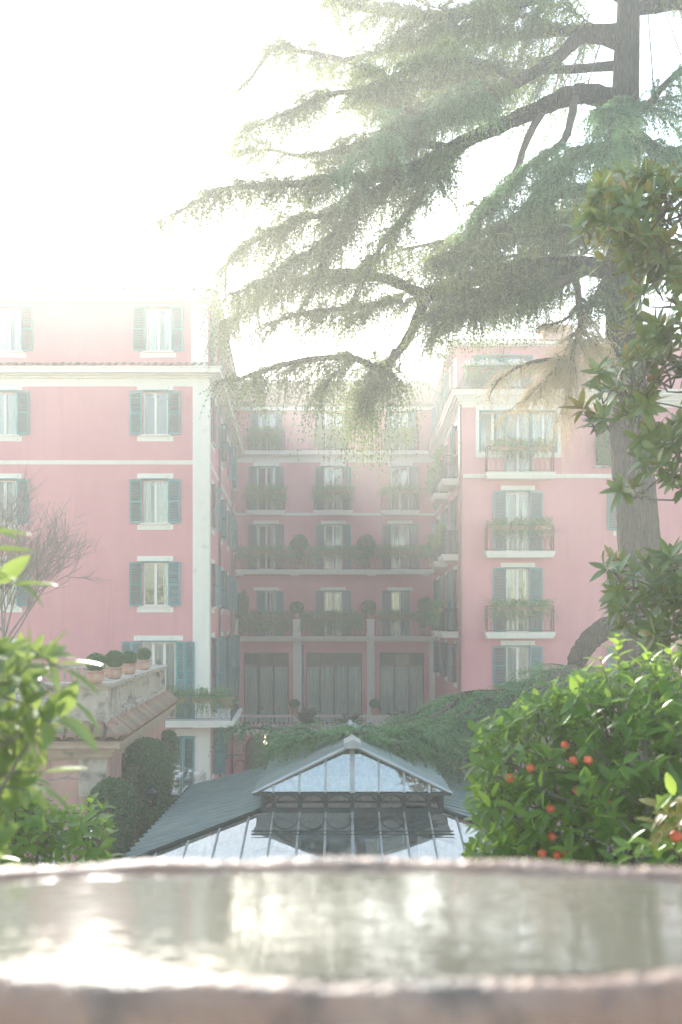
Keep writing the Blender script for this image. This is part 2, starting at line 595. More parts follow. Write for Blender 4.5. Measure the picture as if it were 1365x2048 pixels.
def curtain_mesh(w, h, seed, mat='curtain'):
    def f():
        g = random.Random(seed); mb = MB(); n = max(10, int(w / .045))
        ph = g.random() * 6
        pts = []
        for i in range(n + 1):
            x = -w / 2 + w * i / n
            pts.append((x, .03 * math.sin(i * 1.35 + ph) + .012 * math.sin(i * .53 + ph * 2)))
        for i in range(n):
            (xa, ya), (xb, yb) = pts[i], pts[i + 1]
            mb.quad((xa, ya, 0), (xb, yb, 0), (xb, yb, h), (xa, ya, h)); mb.smooth[-1] = True
        return mb.mesh('curtain', mat)
    return cached(('curtain', round(w, 3), round(h, 3), seed % 4, mat), f)

def plate_mesh(w, h, d, mat):
    def f():
        mb = MB(); mb.box(-w / 2, w / 2, -d, 0, 0, h)
        return mb.mesh('plate', mat)
    return cached(('plate', round(w, 3), round(h, 3), d, mat), f)

def window(fc, u, z0, w, h, sw=None, ang=(0, 0), lintel=None, sill=None, curtain=None, nl=2, leaves=1, transom=None, fmat='white', cmat='curtain', head=True, drop=.0):
    """one window or French door with panes, curtains, shutters, lintel and sill; sw = shutter leaf width"""
    W_ = put('window', frame_mesh(w - .01, h - .01, nl, fmat, transom), fc.root, fc.at(u, -.13, z0 + .005), (0, 0, fc.rot))
    pw = (w - .12) / nl - .09
    for k in range(nl):
        x = -w / 2 + w * (k + .5) / nl
        zz = [(.06, h - .07)] if not transom else [(.06, transom - .04), (transom + .04, h - .07)]
        for a, b in zz:
            put('pane', pane_mesh(w / nl - .085, b - a), W_, (x, .03, a))
    if curtain:
        for k, cw in enumerate(curtain):
            if cw > 0:
                ww = w * .48 * cw
                x = (-w / 2 + .05 + ww / 2) if k == 0 else (w / 2 - .05 - ww / 2)
                ch = (transom or h) - .08
                put('curtain', curtain_mesh(ww, ch, rnd.randrange(100), cmat), W_, (x, .085, .03))
    if sw:
        for side, a in ((-1, ang[0]), (1, ang[1])):
            if a is None: continue
            if leaves == 1:
                rz = R(180 + a) if side < 0 else R(-a)
                put('shutter', shutter_mesh(sw, h), W_, (side * (w / 2 + .015), -.185, 0), (0, 0, rz))
            else:
                for q in range(leaves):
                    z = -.012 * q
                    rz = R(180 + a * (1 if q == 0 else .3)) if side < 0 else R(-a * (1 if q == 0 else .3))
                    put('shutter', shutter_mesh(sw, h), W_, (side * (w / 2 + .02 + q * (sw + .012)), -.185, 0), (0, 0, rz))
    if head:   # slim teal drip rail over the opening
        put('drip_rail', plate_mesh(w + .1, .05, .07, 'teal'), W_, (0, -.132, h + .002))
    if lintel:
        lw, lh = lintel
        put('lintel', plate_mesh(lw, lh, .025, 'cream'), W_, (0, -.131, h + .055))
    if sill:
        lw, lh = sill
        put('sill', plate_mesh(lw * .86, .05, .1, 'cream'), W_, (0, -.131, -.055))
        put('apron', plate_mesh(lw, lh, .022, 'cream'), W_, (0, -.131, -.058 - lh))
    return W_

def railing_mesh(w, d, h=1.0, side=True, step=.12, wavy=True, mat='iron'):
    """wrought iron railing round three sides: front at y=-d, returns to y=0"""
    def f():
        mb = MB()
        runs = [((-w / 2, -d), (w / 2, -d))]
        if side: runs += [((-w / 2, 0), (-w / 2, -d)), ((w / 2, -d), (w / 2, 0))]
        for (ax, ay), (bx, by) in runs:
            L = math.hypot(bx - ax, by - ay)
            ux, uy = (bx - ax) / L, (by - ay) / L
            mb.bar((ax, ay, h), (bx, by, h), .022)
            mb.bar((ax, ay, .07), (bx, by, .07), .014)
            mb.bar((ax, ay, h - .1), (bx, by, h - .1), .01)
            n = max(2, int(L / step))
            for i in range(n + 1):
                t = L * i / n
                if i in (0, n):
                    mb.bar((ax + ux * t, ay + uy * t, 0), (ax + ux * t, ay + uy * t, h), .018)
                    continue
                if wavy:
                    sg = 1 if i % 2 else -1
                    pts = []
                    for k in range(6):
                        z = .07 + (h - .17) * k / 5
                        o = sg * .042 * math.sin(math.pi * 2 * k / 5 * .98)
                        pts.append((ax + ux * (t + o), ay + uy * (t + o), z))
                    mb.tube(pts, .0085, 3, False, False)
                else:
                    mb.bar((ax + ux * t, ay + uy * t, .07), (ax + ux * t, ay + uy * t, h - .1), .008, 3, caps=False)
        return mb.mesh('railing', mat)
    return cached(('rail', round(w, 2), round(d, 2), round(h, 2), side, step, wavy, mat), f)

def balcony(fc, u, ztop, w, d, t=.2, h=1.0, step=.12, side=True, mat='iron'):
    mb = MB()
    fc_m = None
    mb.box(-w / 2, w / 2, -d, 0, -t * .55, 0); mb.box(-w / 2 + .05, w / 2 - .05, -d + .05, 0, -t, -t * .55 - .002)
    mb.box(-w / 2 - .03, w / 2 + .03, -d - .03, 0, .002, .035)
    b = put('balcony', mb.mesh('balcony', 'cream'), fc.root, fc.at(u, .003, ztop - .035), (0, 0, fc.rot))
    put('railing', railing_mesh(w - .1, d - .06, h, side, step, True, mat), b, (0, 0, .036))
    return b

# tiles -----------------------------------------------------------------
def tile_mesh(L=.45, r=.1):
    def f():
        mb = MB(); n = 6
        for z_off, rr, flip in ((0, 1.0, False), (-.016, .86, True)):
            base = len(mb.v)
            for y, k in ((0, 1.0), (L, .78)):
                for i in range(n + 1):
                    a = math.pi * i / n
                    mb.v.append((-math.cos(a) * r * k * rr, y, math.sin(a) * r * k * rr * .85))
            for i in range(n):
                q = (base + i, base + i + 1, base + n + 2 + i, base + n + 1 + i)
                mb.f.append(q[::-1] if not flip else q); mb.mi.append(0); mb.smooth.append(True)
        for i in range(n):   # the thickness seen at the mouth
            mb.f.append((i, i + 1, 2 * (n + 1) + i + 1, 2 * (n + 1) + i)); mb.mi.append(0); mb.smooth.append(False)
        return mb.mesh('roof_tile', 'tile')
    return cached(('tile', L, r), f)

def tile_row(root, a, b, inward, L=.5, r=.1, rows=1, slope=18, gap=2.08, name='roof_tile'):
    """a row of half-round tiles from a to b (world), their mouths on the line, rising inwards"""
    a, b = Vector(a), Vector(b)
    u = (b - a); ln = u.length; u = u / ln
    rl = Vector(root.location)
    rz = math.atan2(inward[1], inward[0]) - math.pi / 2
    n = int(ln / (r * gap))
    iv = Vector((inward[0], inward[1], 0)).normalized()
    out = []
    for q in range(rows):
        for k in range(n):
            p = a + u * (ln * (k + .5) / n) - rl + iv * (q * L * .8 * math.cos(R(slope))) + Vector((0, 0, q * L * .8 * math.sin(R(slope))))
            out.append(put(name, tile_mesh(L, r), root, p + Vector((0, 0, rnd.uniform(-.008, .008))), (R(slope + rnd.uniform(-2, 2)), 0, rz + R(rnd.uniform(-2.5, 2.5)))))
    return out

# plants ----------------------------------------------------------------
def topiary_ball(name_label, loc, r, pot_r, pot_h, mat='box_leaf', group=None, squash=1.0, seed=0, leaf=.035, dens=1.0, lift=.0):
    g = np.random.default_rng(seed + 100)
    t = empty('potted_topiary', loc, name_label, 'potted topiary', group)
    mb = MB()
    mb.lathe([(pot_r * .62, 0), (pot_r * .8, pot_h * .25), (pot_r * .95, pot_h * .62), (pot_r * .84, pot_h * .86), (pot_r * 1.02, pot_h * .9), (pot_r * 1.02, pot_h), (pot_r * .85, pot_h), (pot_r * .8, pot_h * .86)], 18)
    mb.build('pot', 'terracotta', t)
    n = int(5200 * dens)
    d = unit(g.normal(size=(n, 3)))
    rad = r * (g.uniform(.62, 1.03, (n, 1)) + .035 * np.sin(7 * d[:, :1] + 5 * d[:, 2:3] + seed) + .03 * np.sin(4 * d[:, 1:2] + 2.3 * seed) * d[:, 2:3] + .012 * g.normal(size=(n, 1)))
    pos = d * rad * np.array([1, 1, squash]) + np.array([0, 0, pot_h + lift + r * squash * .88])
    put('foliage', leaf_cloud('foliage', pos, leaf * 1.35, mat, g, outward=d * .4, aspect=.65), t)['kind'] = 'stuff'
    mb = MB(); mb.bar((0, 0, pot_h * .8), (0, 0, pot_h + lift + r * squash), .022, 6)
    mb.build('stem', 'greybark', t)
    return t

_pv = {}
def planter_plant_mesh(w, kind, seed, hgt=.35, hang=.35, mat='plant_leaf', dens=1.0):
    key = (round(w, 2), kind, seed, hgt, hang, mat)
    if key in _pv: return _pv[key]
    g = np.random.default_rng(seed + 31)
    pos = []
    ns = int(44 * w / .6 * dens)
    for i in range(ns):
        x0 = g.uniform(-w / 2, w / 2); y0 = g.uniform(-.07, .07)
        L = g.uniform(.5, 1.1)
        if g.random() < (.65 if kind == 'trail' else .35):   # trailing stem over the rim
            n = int(9 + 10 * L)
            t = np.linspace(0, 1, n)[:, None]
            dirx = g.normal(0, .22); diry = -abs(g.normal(.14, .1))
            p = np.concatenate([x0 + dirx * t, y0 + diry * np.sqrt(t), .12 + .22 * t * (1 - t) * hgt / .35 - hang * L * t ** 1.6], 1)
        else:                                                # upright stem
            n = int(7 + 8 * L)
            t = np.linspace(.1, 1, n)[:, None]
            p = np.concatenate([x0 + g.normal(0, .16) * t, y0 + g.normal(0, .12) * t, .1 + hgt * L * t], 1)
        pos.append(p + g.normal(0, .028, p.shape))
    pos = np.concatenate(pos)
    _pv[key] = leaf_cloud('plant', pos, .085, mat, g, aspect=.62)
    return _pv[key]

def box_mesh(w):
    def f():
        mb = MB(); d, h, t = .1, .17, .018
        mb.box(-w / 2, w / 2, -d, -d + t, 0, h); mb.box(-w / 2, w / 2, d - t, d, 0, h)
        mb.box(-w / 2, -w / 2 + t, -d + t, d - t, 0, h); mb.box(w / 2 - t, w / 2, -d + t, d - t, 0, h)
        mb.box(-w / 2 + t, w / 2 - t, -d + t, d - t, .01, h - .03)
        mb.box(-w / 2 - .012, w / 2 + .012, -d - .012, -d - .001, h - .035, h + .002)
        return mb.mesh('box', 'terracotta')
    return cached(('pbox', round(w, 2)), f)

def planter(label, p, rotz, w, seed, kind='mix', hgt=.35, hang=.35, mat='plant_leaf', group=None, dens=1.0):
    t = empty('planter_box', p, label, 'planter', group)
    t.rotation_euler = (0, 0, rotz)
    put('box', box_mesh(w), t)
    put('plant', planter_plant_mesh(w, kind, seed, hgt, hang, mat, dens), t)['kind'] = 'stuff'
    return t

# ================================================================ THE SETTING
def sheet(name, x0, x1, y0, y1, z, mat, n=1):
    mb = MB(); mb.quad((x0, y0, z), (x1, y0, z), (x1, y1, z), (x0, y1, z))
    return tag(mb.build(name, mat), kind='structure')
sheet('ground', -130, 130, -110, 150, 0.0, 'gravel')
TOP = EYE - 1.35     # upper garden terrace where the fountain stands
MID = EYE - 4.6      # lower garden terrace
def terrace(name, x0, x1, y0, y1, z0, z1, mat):
    mb = MB(); mb.box(x0, x1, y0, y1, z0, z1)
    return tag(mb.build(name, mat), kind='structure')
terrace('upper_garden_terrace', -26, 26, -40, 4.6, 0.004, TOP, 'gravel')  # unseen pale gravel, put here to bounce sunlight onto the facades and bush
terrace('lower_garden_terrace', -26, 26, 4.7, 13.0, 0.004, MID, 'soil')
for nm, y, z, lab in (('retaining_wall', 4.65, TOP, 'upper stone retaining wall just beyond the fountain basin'),
                      ('retaining_wall', 13.1, MID, 'lower stone retaining wall in front of the greenhouse')):
    mb = MB(); mb.box(-26, 26, y - .045, y + .25, .01, z - .08); mb.box(-26.02, 26.02, y - .12, y + .3, z - .079, z - .01)
    tag(mb.build(nm, 'stone'), lab, 'wall')

# ================================================================ LEFT WING (front 40 m away)
zl = lambda y: EYE + (HOR - y) * 40 / F
ul = lambda x: (x - 682.5) * 40 / F + 22
CX, CY = -5.29, 40.0
left = empty('hotel_wing', (CX, CY, 0), 'pink hotel wing nearest on the left, plain shuttered windows and cream corner strip', 'building', 'wings of the pink hotel')
LA = math.atan2(19.5, -.97)
fl = Facade(left, -22, 40, 0)
fs = Facade(left, CX, CY, LA)
rowL = {'b': (783, 870), 'c': (960, 1047), 'd': (1125, 1212)}
wl, sl = 1.0, .5
cols = (311, 9)
TOPZ = zl(735)
ops, wins = [], []
for k, (y0, y1) in rowL.items():
    for cx in cols:
        u = ul(cx); ops.append((u - wl / 2, u + wl / 2, zl(y1), zl(y0)))
        wins.append((k, u, zl(y1), wl, zl(y0) - zl(y1)))
uf = ul(317.5); wf = 1.36
ops.append((uf - wf / 2, uf + wf / 2, zl(1437), zl(1284)))
ops.append((ul(10) - .5, ul(10) + .5, zl(1390), zl(1290)))
ops.append((ul(366) - .46, ul(366) + .46, zl(1600), zl(1475)))
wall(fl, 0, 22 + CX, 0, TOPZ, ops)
for k, u, z0, w, h in wins:
    cu = {'b': (0, 0), 'c': (.5, .95), 'd': (.0, .35)}[k] if u > 12 else {'b': (.95, .95), 'c': (0, .4), 'd': (.6, .6)}[k]
    window(fl, u, z0, w, h, sl, (3, 2) if u > 12 else (2, 4), (1.44, .2), (1.44, .2), cu)
window(fl, uf, zl(1437), wf, zl(1284) - zl(1437), .37, (10, 6), (1.96, .2), None, (.98, .98), nl=3, leaves=2)
window(fl, ul(10), zl(1390), 1.0, 2.0, .5, (2, 4), (1.44, .2), (1.44, .2), (.6, .6))
window(fl, ul(366), zl(1600), .92, 2.5, .45, (178, 178), (1.5, .3), None, None)
# side wall, 22 m deep
sideL = 22.0
yd = lambda d: (d - 40) / math.cos(LA - math.pi / 2)
ops, wins = [], []
for k, (y0, y1) in rowL.items():
    for d, a in ((42.1, (12, 25)), (47.2, (35, 8)), (51.8, (10, 40)), (56.3, (25, 12))):
        u = yd(d); ops.append((u - .5, u + .5, zl(y1), zl(y0))); wins.append((u, zl(y1), 1.0, zl(y0) - zl(y1), a, .5))
for d, a in ((42.1, (20, 30)), (47.2, (45, 10)), (51.8, (15, 40)), (56.3, (35, 20))):
    u = yd(d); ops.append((u - .65, u + .65, zl(1430), zl(1279))); wins.append((u, zl(1430), 1.3, zl(1279) - zl(1430), a, .62))
for d, a in ((42.1, (90, 30)), (47.2, (45, 10))):
    u = yd(d); ops.append((u - .5, u + .5, zl(1560), zl(1465))); wins.append((u, zl(1560), 1.0, zl(1465) - zl(1560), a, .5))
wall(fs, 0, sideL, 0, TOPZ, ops)
for i, (u, z0, w, h, a, sw) in enumerate(wins):
    a = (a[0] + rnd.uniform(-8, 8), a[1] + rnd.uniform(-8, 8))
    window(fs, u, z0, w, h, sw, a, (w + .44, .2), (w + .44, .2), ((.5, .8), None, (.9, .9), None, (0, .4))[i % 5])
# corner strip, string course, frieze
mb = MB()
fl.box(mb, 22 + CX - .64, 22 + CX + .028, .001, .03, 0, zl(757)); fs.box(mb, .003, .6, .001, .028, 0, zl(757))
mb.build('corner_strip', 'cream', left)
mb = MB()
for z0, z1, o in ((zl(929), zl(924), .03), (zl(924) + .001, zl(921), .06)):
    fl.box(mb, 0, 22 + CX - .645, .001, o, z0, z1); fs.box(mb, .605, sideL, .001, o, z0, z1)
mb.build('string_course', 'cream', left)
mb = MB()
fl.box(mb, 0, 22 + CX - .645, .001, .018, zl(773), zl(757)); fs.box(mb, .605, sideL, .001, .018, zl(773), zl(757))
mb.build('frieze', 'cream', left)
# the main cornice, its tiles, the attic storey
fpL = [(-22, 40), (CX, CY), (CX - .97 / 19.5 * sideL, 62), (-22, 62)]
rel = lambda pts, root: [(x - root.location.x, y - root.location.y) for x, y in pts]
mb = MB()
for (a, b, o) in ((757, 753, .12), (753, 750.5, .26), (750.5, 742, .5), (742, 739, .56)):
    mb.poly(rel(inset_poly(fpL, o), left), zl(a) + .001, zl(b))
mb.build('cornice', 'cream', left)
tile_row(left, (-14.5, 39.42, zl(739) + .02), (CX + .3, 39.42, zl(739) + .02), (0, 1), .55, .145, 1, 14)
pt = inset_poly(fpL, .58)
tile_row(left, (pt[1][0], pt[1][1] + .3, zl(739) + .02), (pt[2][0], pt[2][1], zl(739) + .02), (-1, -.05), .55, .145, 1, 14)
at_l = inset_poly(fpL, -.12)
fa = Facade(left, -22, at_l[1][1], 0)
fas = Facade(left, at_l[1][0], at_l[1][1], LA)
za = lambda y: zl(y)
ops = [(ul(x) - .5, ul(x) + .5, za(701), za(613)) for x in (316, 15)]
wall(fa, 0, 22 + at_l[1][0], zl(739), za(603), ops)
for x in (316, 15):
    window(fa, ul(x), za(701), 1.0, za(613) - za(701), .5, (3, 3), None, (1.44, .2), (.7, .5))
ops = [(yd(d) - .5, yd(d) + .5, za(701), za(613)) for d in (42.1, 47.2, 51.8, 56.3)]
wall(fas, 0, sideL, zl(739), za(603), ops)
for d in (42.1, 47.2, 51.8, 56.3):
    window(fas, yd(d), za(701), 1.0, za(613) - za(701), .5, (rnd.uniform(4, 20), rnd.uniform(4, 20)), None, None, None)
mb = MB()
fa.box(mb, 22 + at_l[1][0] - .6, 22 + at_l[1][0] + .028, .001, .03, zl(739), za(600)); fas.box(mb, .003, .6, .001, .028, zl(739), za(600))
mb.build('corner_strip', 'cream', left)
mb = MB()
for (a, b, o) in ((603, 599, .1), (599, 590, .3), (590, 588, .36)):
    mb.poly(rel(inset_poly(fpL, o), left), za(a) + .001, za(b))
mb.build('cornice', 'cream', left)
tile_row(left, (-14.5, 39.6, za(588) + .01), (CX + .2, 39.6, za(588) + .01), (0, 1), .5, .13, 1, 16)
pt = inset_poly(fpL, .38)
tile_row(left, (pt[1][0], pt[1][1] + .2, za(588) + .01), (pt[2][0], pt[2][1], za(588) + .01), (-1, -.05), .5, .13, 1, 16)
mb = MB(); mb.poly(rel(inset_poly(fpL, -.1), left), za(588) + .001, za(572)); mb.poly(rel(inset_poly(fpL, -.03), left), za(572) + .001, za(568.5))
mb.build('parapet', 'cream', left)
for d in (45.0, 54.5):
    mb = MB(); c = fs.at(yd(d), .09, 0)
    mb.bar((c[0], c[1], .1), (c[0], c[1], zl(757)), .055, 8, smooth=True)
    for z in (3, 6, 9, 12, 15, 17): mb.bar((c[0], c[1], z), (c[0], c[1], z + .06), .07, 8)
    mb.build('downpipe', 'pipe', left)
# balcony that turns the corner
zb5 = zl(1437)
bp = inset_poly(fpL, 1.0)
mb = MB()
lo = [(-11.5, 39.98), (-11.5, bp[1][1]), bp[1], (bp[1][0] - .25, 45), (CX - .26, 45), (CX - .01, 39.98)]
for o, a, b in ((0, -.26, -.1), (.05, -.099, 0)):
    q = [(lo[0][0], lo[0][1]), (lo[1][0], lo[1][1] - o), (lo[2][0] + o, lo[2][1] - o), (lo[3][0] + o, lo[3][1]), lo[4], lo[5]]
    mb.poly(rel(q, left), zb5 + a, zb5 + b)
bal = mb.build('balcony', 'cream', left)
rx0, rx1 = -11.4, bp[1][0] - .06
put('railing', railing_mesh(rx1 - rx0, .92, 1.0, False, .12), bal, ((rx0 + rx1) / 2 - CX, 0, zb5))
put('railing', railing_mesh(5.2, 0, 1.0, False, .12), bal, (rx1 - CX - .1, 1.7, zb5), (0, 0, R(92.8)))
for i, x in enumerate((-9.0, -8.1, -7.2, -6.3, -5.4, -4.6)):
    planter('planter on the left wing corner balcony, ' + ('leftmost beside the pavilion', 'second from the left', 'third from the left', 'fourth from the left', 'fifth, in front of the cream corner strip', 'last one at the outer corner')[i],
            (x, 38.95, zb5 + .72), 0, .72, 400 + i, 'mix', .5, .5, 'plant_leaf', 'planters on the left corner balcony', 1.3)

# ================================================================ BACK WING (59.5 m away)
DB = 59.5
zb = lambda y: EYE + (HOR - y) * DB / F
ub = lambda x: (x - 682.5) * DB / F + 7
back = empty('hotel_wing', (0, DB, 0), 'middle pink hotel wing at the back of the courtyard, planted balconies and loggia windows', 'building', 'wings of the pink hotel')
fb = Facade(back, -7, DB, 0)
B0, B1 = 0, 13.0
bx = (533, 667, 800.5)
ops, wins = [], []
for x in bx:
    for k, (y0, y1) in {'1': (934, 1021), '2': (1050, 1139), '3': (1183, 1272)}.items():
        ops.append((ub(x) - .54, ub(x) + .54, zb(y1), zb(y0)))
        wins.append((k, x, zb(y1), 1.08, zb(y0) - zb(y1)))
TF = EYE - 181 * 55.5 / F - .9   # terrace floor
logg = ((533, 90), (668.5, 112), (804.5, 89))
for x, w in logg:
    ops.append((ub(x) - w / 2 / 33.61, ub(x) + w / 2 / 33.61, TF + .05, zb(1305)))
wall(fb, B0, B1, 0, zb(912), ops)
for k, x, z0, w, h in wins:
    sa = (4, 3); cu = None
    if k == '1': cu = {533: (0, .5), 667: (.4, .6), 800.5: (0, 0)}[x]
    if k == '2': cu = {533: (.2, .5), 667: (.15, .7), 800.5: (.5, .9)}[x]
    if k == '3': cu = {533: (0, .6), 667: (.3, .7), 800.5: (.2, .6)}[x]
    if k == '1' and x == 800.5: sa = (88, 3)
    if k == '3' and x == 533: sa = (176, 4)
    if k == '3' and x == 800.5: sa = (4, 174)
    window(fb, ub(x), z0, w, h, .5, sa, (1.5, .2), None, cu)
for x, w in logg:
    ww = w / 33.61
    n = 4 if w > 100 else 3
    window(fb, ub(x), TF + .05, ww, zb(1305) - TF - .05, None, (0, 0), None, None, (1, 1), nl=n, transom=zb(1333) - TF, fmat='bronze', cmat='curtain_blue', head=False)
for i, (x, dd) in enumerate(((533, .55), (667, .55), (800.5, .55))):
    balcony(fb, ub(x), zb(1022), 2.32, dd, .24, 1.08)
# long balcony, second row
LW = (868 - 468) / 33.61
balcony(fb, ub(668), zb(1140), LW, .62, .24, 1.12, .13, False)
mb = MB()
for x in (480, 590, 743, 850): fb.box(mb, ub(x) - .24, ub(x) + .24, .002, .5, zb(1152), zb(1148.2))
mb.build('bracket', 'cream', back)
# third row: balcony slab over the loggia with pedestals
mb = MB()
for a, b, o in ((1283, 1279, .3), (1279, 1274.5, .62), (1274.5, 1272.5, .68)):
    fb.box(mb, ub(466), ub(873), .002, o, zb(a) + .001, zb(b))
b3 = mb.build('balcony', 'cream', back)
for xa, xb in ((478, 586), (605, 731), (751, 868)):
    w = (xb - xa) / 33.61
    put('railing', railing_mesh(w, 0, 1.12, False, .13), b3, fb.at((ub(xa) + ub(xb)) / 2, .56, zb(1272.5)))
for x in (471, 595, 741):
    mb = MB(); fb.box(mb, ub(x) - .22, ub(x) + .22, .4, .66, zb(1272.4), zb(1241)); fb.box(mb, ub(x) - .26, ub(x) + .26, .37, .69, zb(1241) + .001, zb(1238)); fb.box(mb, ub(x) - .24, ub(x) + .24, .38, .67, zb(1272.3), zb(1268))
    mb.build('pedestal', 'cream', b3)
# loggia pilasters
for x0, x1 in ((587, 603.5), (734, 749.5), (859.5, 871), (468, 479)):
    mb = MB(); fb.box(mb, ub(x0), ub(x1), .002, .09, TF, zb(1283.2)); fb.box(mb, ub(x0) - .03, ub(x1) + .03, .002, .12, TF, TF + .35)
    mb.build('pilaster', 'cream', back)
for x in (606.5, 872.5):
    mb = MB(); c = fb.at(ub(x), .08, 0); mb.bar((c[0], c[1], TF), (c[0], c[1], zb(1290)), .05, 8, smooth=True); mb.build('downpipe', 'pipe', back)
# string course, frieze, cornice
mb = MB(); fb.box(mb, B0, B1, .001, .05, zb(1031), zb(1026)); mb.build('string_course', 'cream', back)
mb = MB(); fb.box(mb, B0, B1, .001, .018, zb(925), zb(914))
for x in bx: fb.box(mb, ub(x) - .76, ub(x) + .76, .001, .02, zb(931), zb(925.2))
mb.build('frieze', 'cream', back)
mb = MB()
for a, b, o in ((914, 911, .15), (911, 905, .42), (905, 903.5, .48)): fb.box(mb, B0, B1, -.6, o, zb(a) + .001, zb(b))
mb.build('cornice', 'cream', back)
fatt = Facade(back, -7, DB + .55, 0)
zat = lambda y: EYE + (HOR - y) * (DB + .55) / F
ops = [(ub(x) - .52, ub(x) + .52, zat(903), zat(826)) for x in bx]
wall(fatt, B0, B1, zb(904), zat(812), ops)
for x in bx: window(fatt, ub(x), zat(903), 1.04, zat(826) - zat(903), .45, (rnd.uniform(25, 50), rnd.uniform(25, 50)), None, None, (.3, .6))
for x in bx: put('railing', railing_mesh(2.15, .42, 1.2, True, .12), back, fb.at(ub(x), -.15, zb(903)))
tile_row(back, (-2.6, DB - .44, zb(903) + .01), (-.9, DB - .44, zb(903) + .01), (0, 1), .45, .12, 1, 12)
mb = MB()
fatt.box(mb, B0, B1, .002, .3, zat(822), zat(815)); mb.build('cornice', 'cream', back)
mb = MB(); fatt.box(mb, B0, B1, .28, .42, zat(815) + .002, zat(811)); mb.build('gutter', 'pipe', back)
# tiled roof slope: rows of half-round tiles, too small to pick apart -> one part
mb = MB(); y0, y1, z0, z1 = DB + .2, DB + 4.2, zat(812) + .05, EYE + (HOR - 765) * (DB + 4.2) / F
mb.quad((-7, y0 - DB, z0), (6.5, y0 - DB, z0), (6.5, y1 - DB, z1), (-7, y1 - DB, z1)); mb.quad((-7, y1 - DB, z1), (6.5, y1 - DB, z1), (6.5, y1 - DB + 5, z0), (-7, y1 - DB + 5, z0))
mb.build('roof', 'tile', back)
tv, tf = [], []
nr, nc = 11, 52
for r_ in range(nr):
    for c_ in range(nc):
        x = -6.9 + 13.3 * (c_ + .5) / nc + rnd.uniform(-.012, .012)
        t0, t1 = r_ / nr - .012, (r_ + 1) / nr + .03
        rr = .115; b0 = len(tv); lift = rnd.uniform(.0, .03)
        for t, k, e in ((t0, 1, .05), (t1, .8, .0)):
            yy, zz = y0 - DB + (y1 - y0) * t, z0 + (z1 - z0) * t + e + lift
            for i in range(5):
                a = math.pi * i / 4
                tv.append((x - math.cos(a) * rr * k, yy, zz + math.sin(a) * rr * k))
        for i in range(4): tf.append((b0 + i, b0 + i + 1, b0 + 6 + i, b0 + 5 + i))
o = put('roof_tiles', np_mesh('roof_tiles', np.array(tv), np.array(tf), 'tile'), back); o['kind'] = 'stuff'
tile_row(back, (-6.6, y1 - .1, z1 + .02), (6.4, y1 - .1, z1 + .02), (0, 1), .4, .14, 1, 0, 2.4, 'ridge_tile')
# planters and topiary of the back wing
rows = {'attic': (866, -.55 + .35, 'roof-level'), '1': (984, .55, 'upper'), '2': (1102, .6, 'long middle'), '3': (1233, .56, 'lower')}
pos_names = ('left', 'centre', 'right')
seed = 0
for i, x in enumerate(bx):
    for j, (dx, w) in enumerate(((-20, .95), (14, .95))):
        if i == 2 and j == 0: dx = -14
        planter(f'planter with dense trailing greenery at the {("left", "right")[j]} end of the {pos_names[i]} roof-level balcony', (fb.at(ub(x + dx), 0, 0)[0], DB - .28, zb(873)), 0, w, 20 + seed % 6, 'trail', .42, .95 if i < 2 else .8, 'plant_leaf', 'planters on the back wing balconies', 3.0)
        seed += 1
    for j, dx in enumerate((-26, 0, 26)):
        planter(f'terracotta planter in the {("left end", "middle", "right end")[j]} of the {pos_names[i]} upper back balcony', (fb.at(ub(x + dx), 0, 0)[0], DB - .5, zb(988)), 0, .72, 40 + seed % 6, 'trail' if (i < 1 or j == 0) else 'mix', .4, (.95, .6, .35)[i], 'plant_leaf', 'planters on the back wing balconies', (2.4, 1.8, 1.5)[i])
        seed += 1
for j, x in enumerate((484, 508, 532, 556, 580, 622, 648, 672, 700, 724, 760, 786, 812, 838, 860)):
    planter('planter on the long back balcony, ' + ('at its far left end', 'left of the left window', 'under the left shutter of the left window', 'under the left window', 'just left of the left topiary', 'just right of the left topiary', 'left of the centre window', 'under the centre window left pane', 'under the centre window right shutter', 'just left of the right topiary', 'just right of the right topiary', 'left of the right window', 'under the right window', 'right of the right window', 'at its far right end')[j], (fb.at(ub(x), 0, 0)[0], DB - .57, zb(1108)), 0, .68, 60 + j % 7, 'trail' if j in (0, 1, 4, 5, 8, 9) else 'mix', .36, .9 if j in (1, 4, 5, 9) else .5, 'plant_leaf', 'planters on the back wing balconies', 1.9)
for j, x in enumerate((500, 522, 545, 570, 616, 640, 664, 690, 714, 766, 790, 814, 836)):
    planter('planter on the balcony above the loggia, ' + ('beside the tall ivy column', 'under the half-closed left shutter', 'under the left window', 'left of the left pedestal', 'right of the left pedestal', 'left of the centre window', 'under the centre window left pane', 'right of the centre window', 'left of the right pedestal', 'right of the right pedestal', 'left of the right window', 'under the right window', 'beside the pale shrub')[j], (fb.at(ub(x), 0, 0)[0], DB - .57, zb(1240) + .06), 0, .68, 70 + j % 7, 'trail' if j < 9 else 'mix', .4, .95 if j < 9 else .3, 'plant_leaf', 'planters on the back wing balconies', 2.4 if j < 9 else 1.2)
topiary_ball('tall egg-shaped topiary on the long balcony, between left and centre windows', (fb.at(ub(600), 0, 0)[0], DB - .3, zb(1140)), .54, .3, .42, 'box_leaf', 'big topiaries on the long balcony', 1.28, 1, .07, 1.3, .35)
topiary_ball('tall egg-shaped topiary on the long balcony, between centre and right windows', (fb.at(ub(733), 0, 0)[0], DB - .3, zb(1140)), .58, .3, .42, 'box_leaf', 'big topiaries on the long balcony', 1.2, 2, .07, 1.3, .35)
topiary_ball('bushy round topiary on the left cream pedestal above the loggia', (fb.at(ub(595), .53, 0)[0], DB - .53, zb(1238)), .42, .22, .36, 'box_leaf', None, .85, 3, .06)
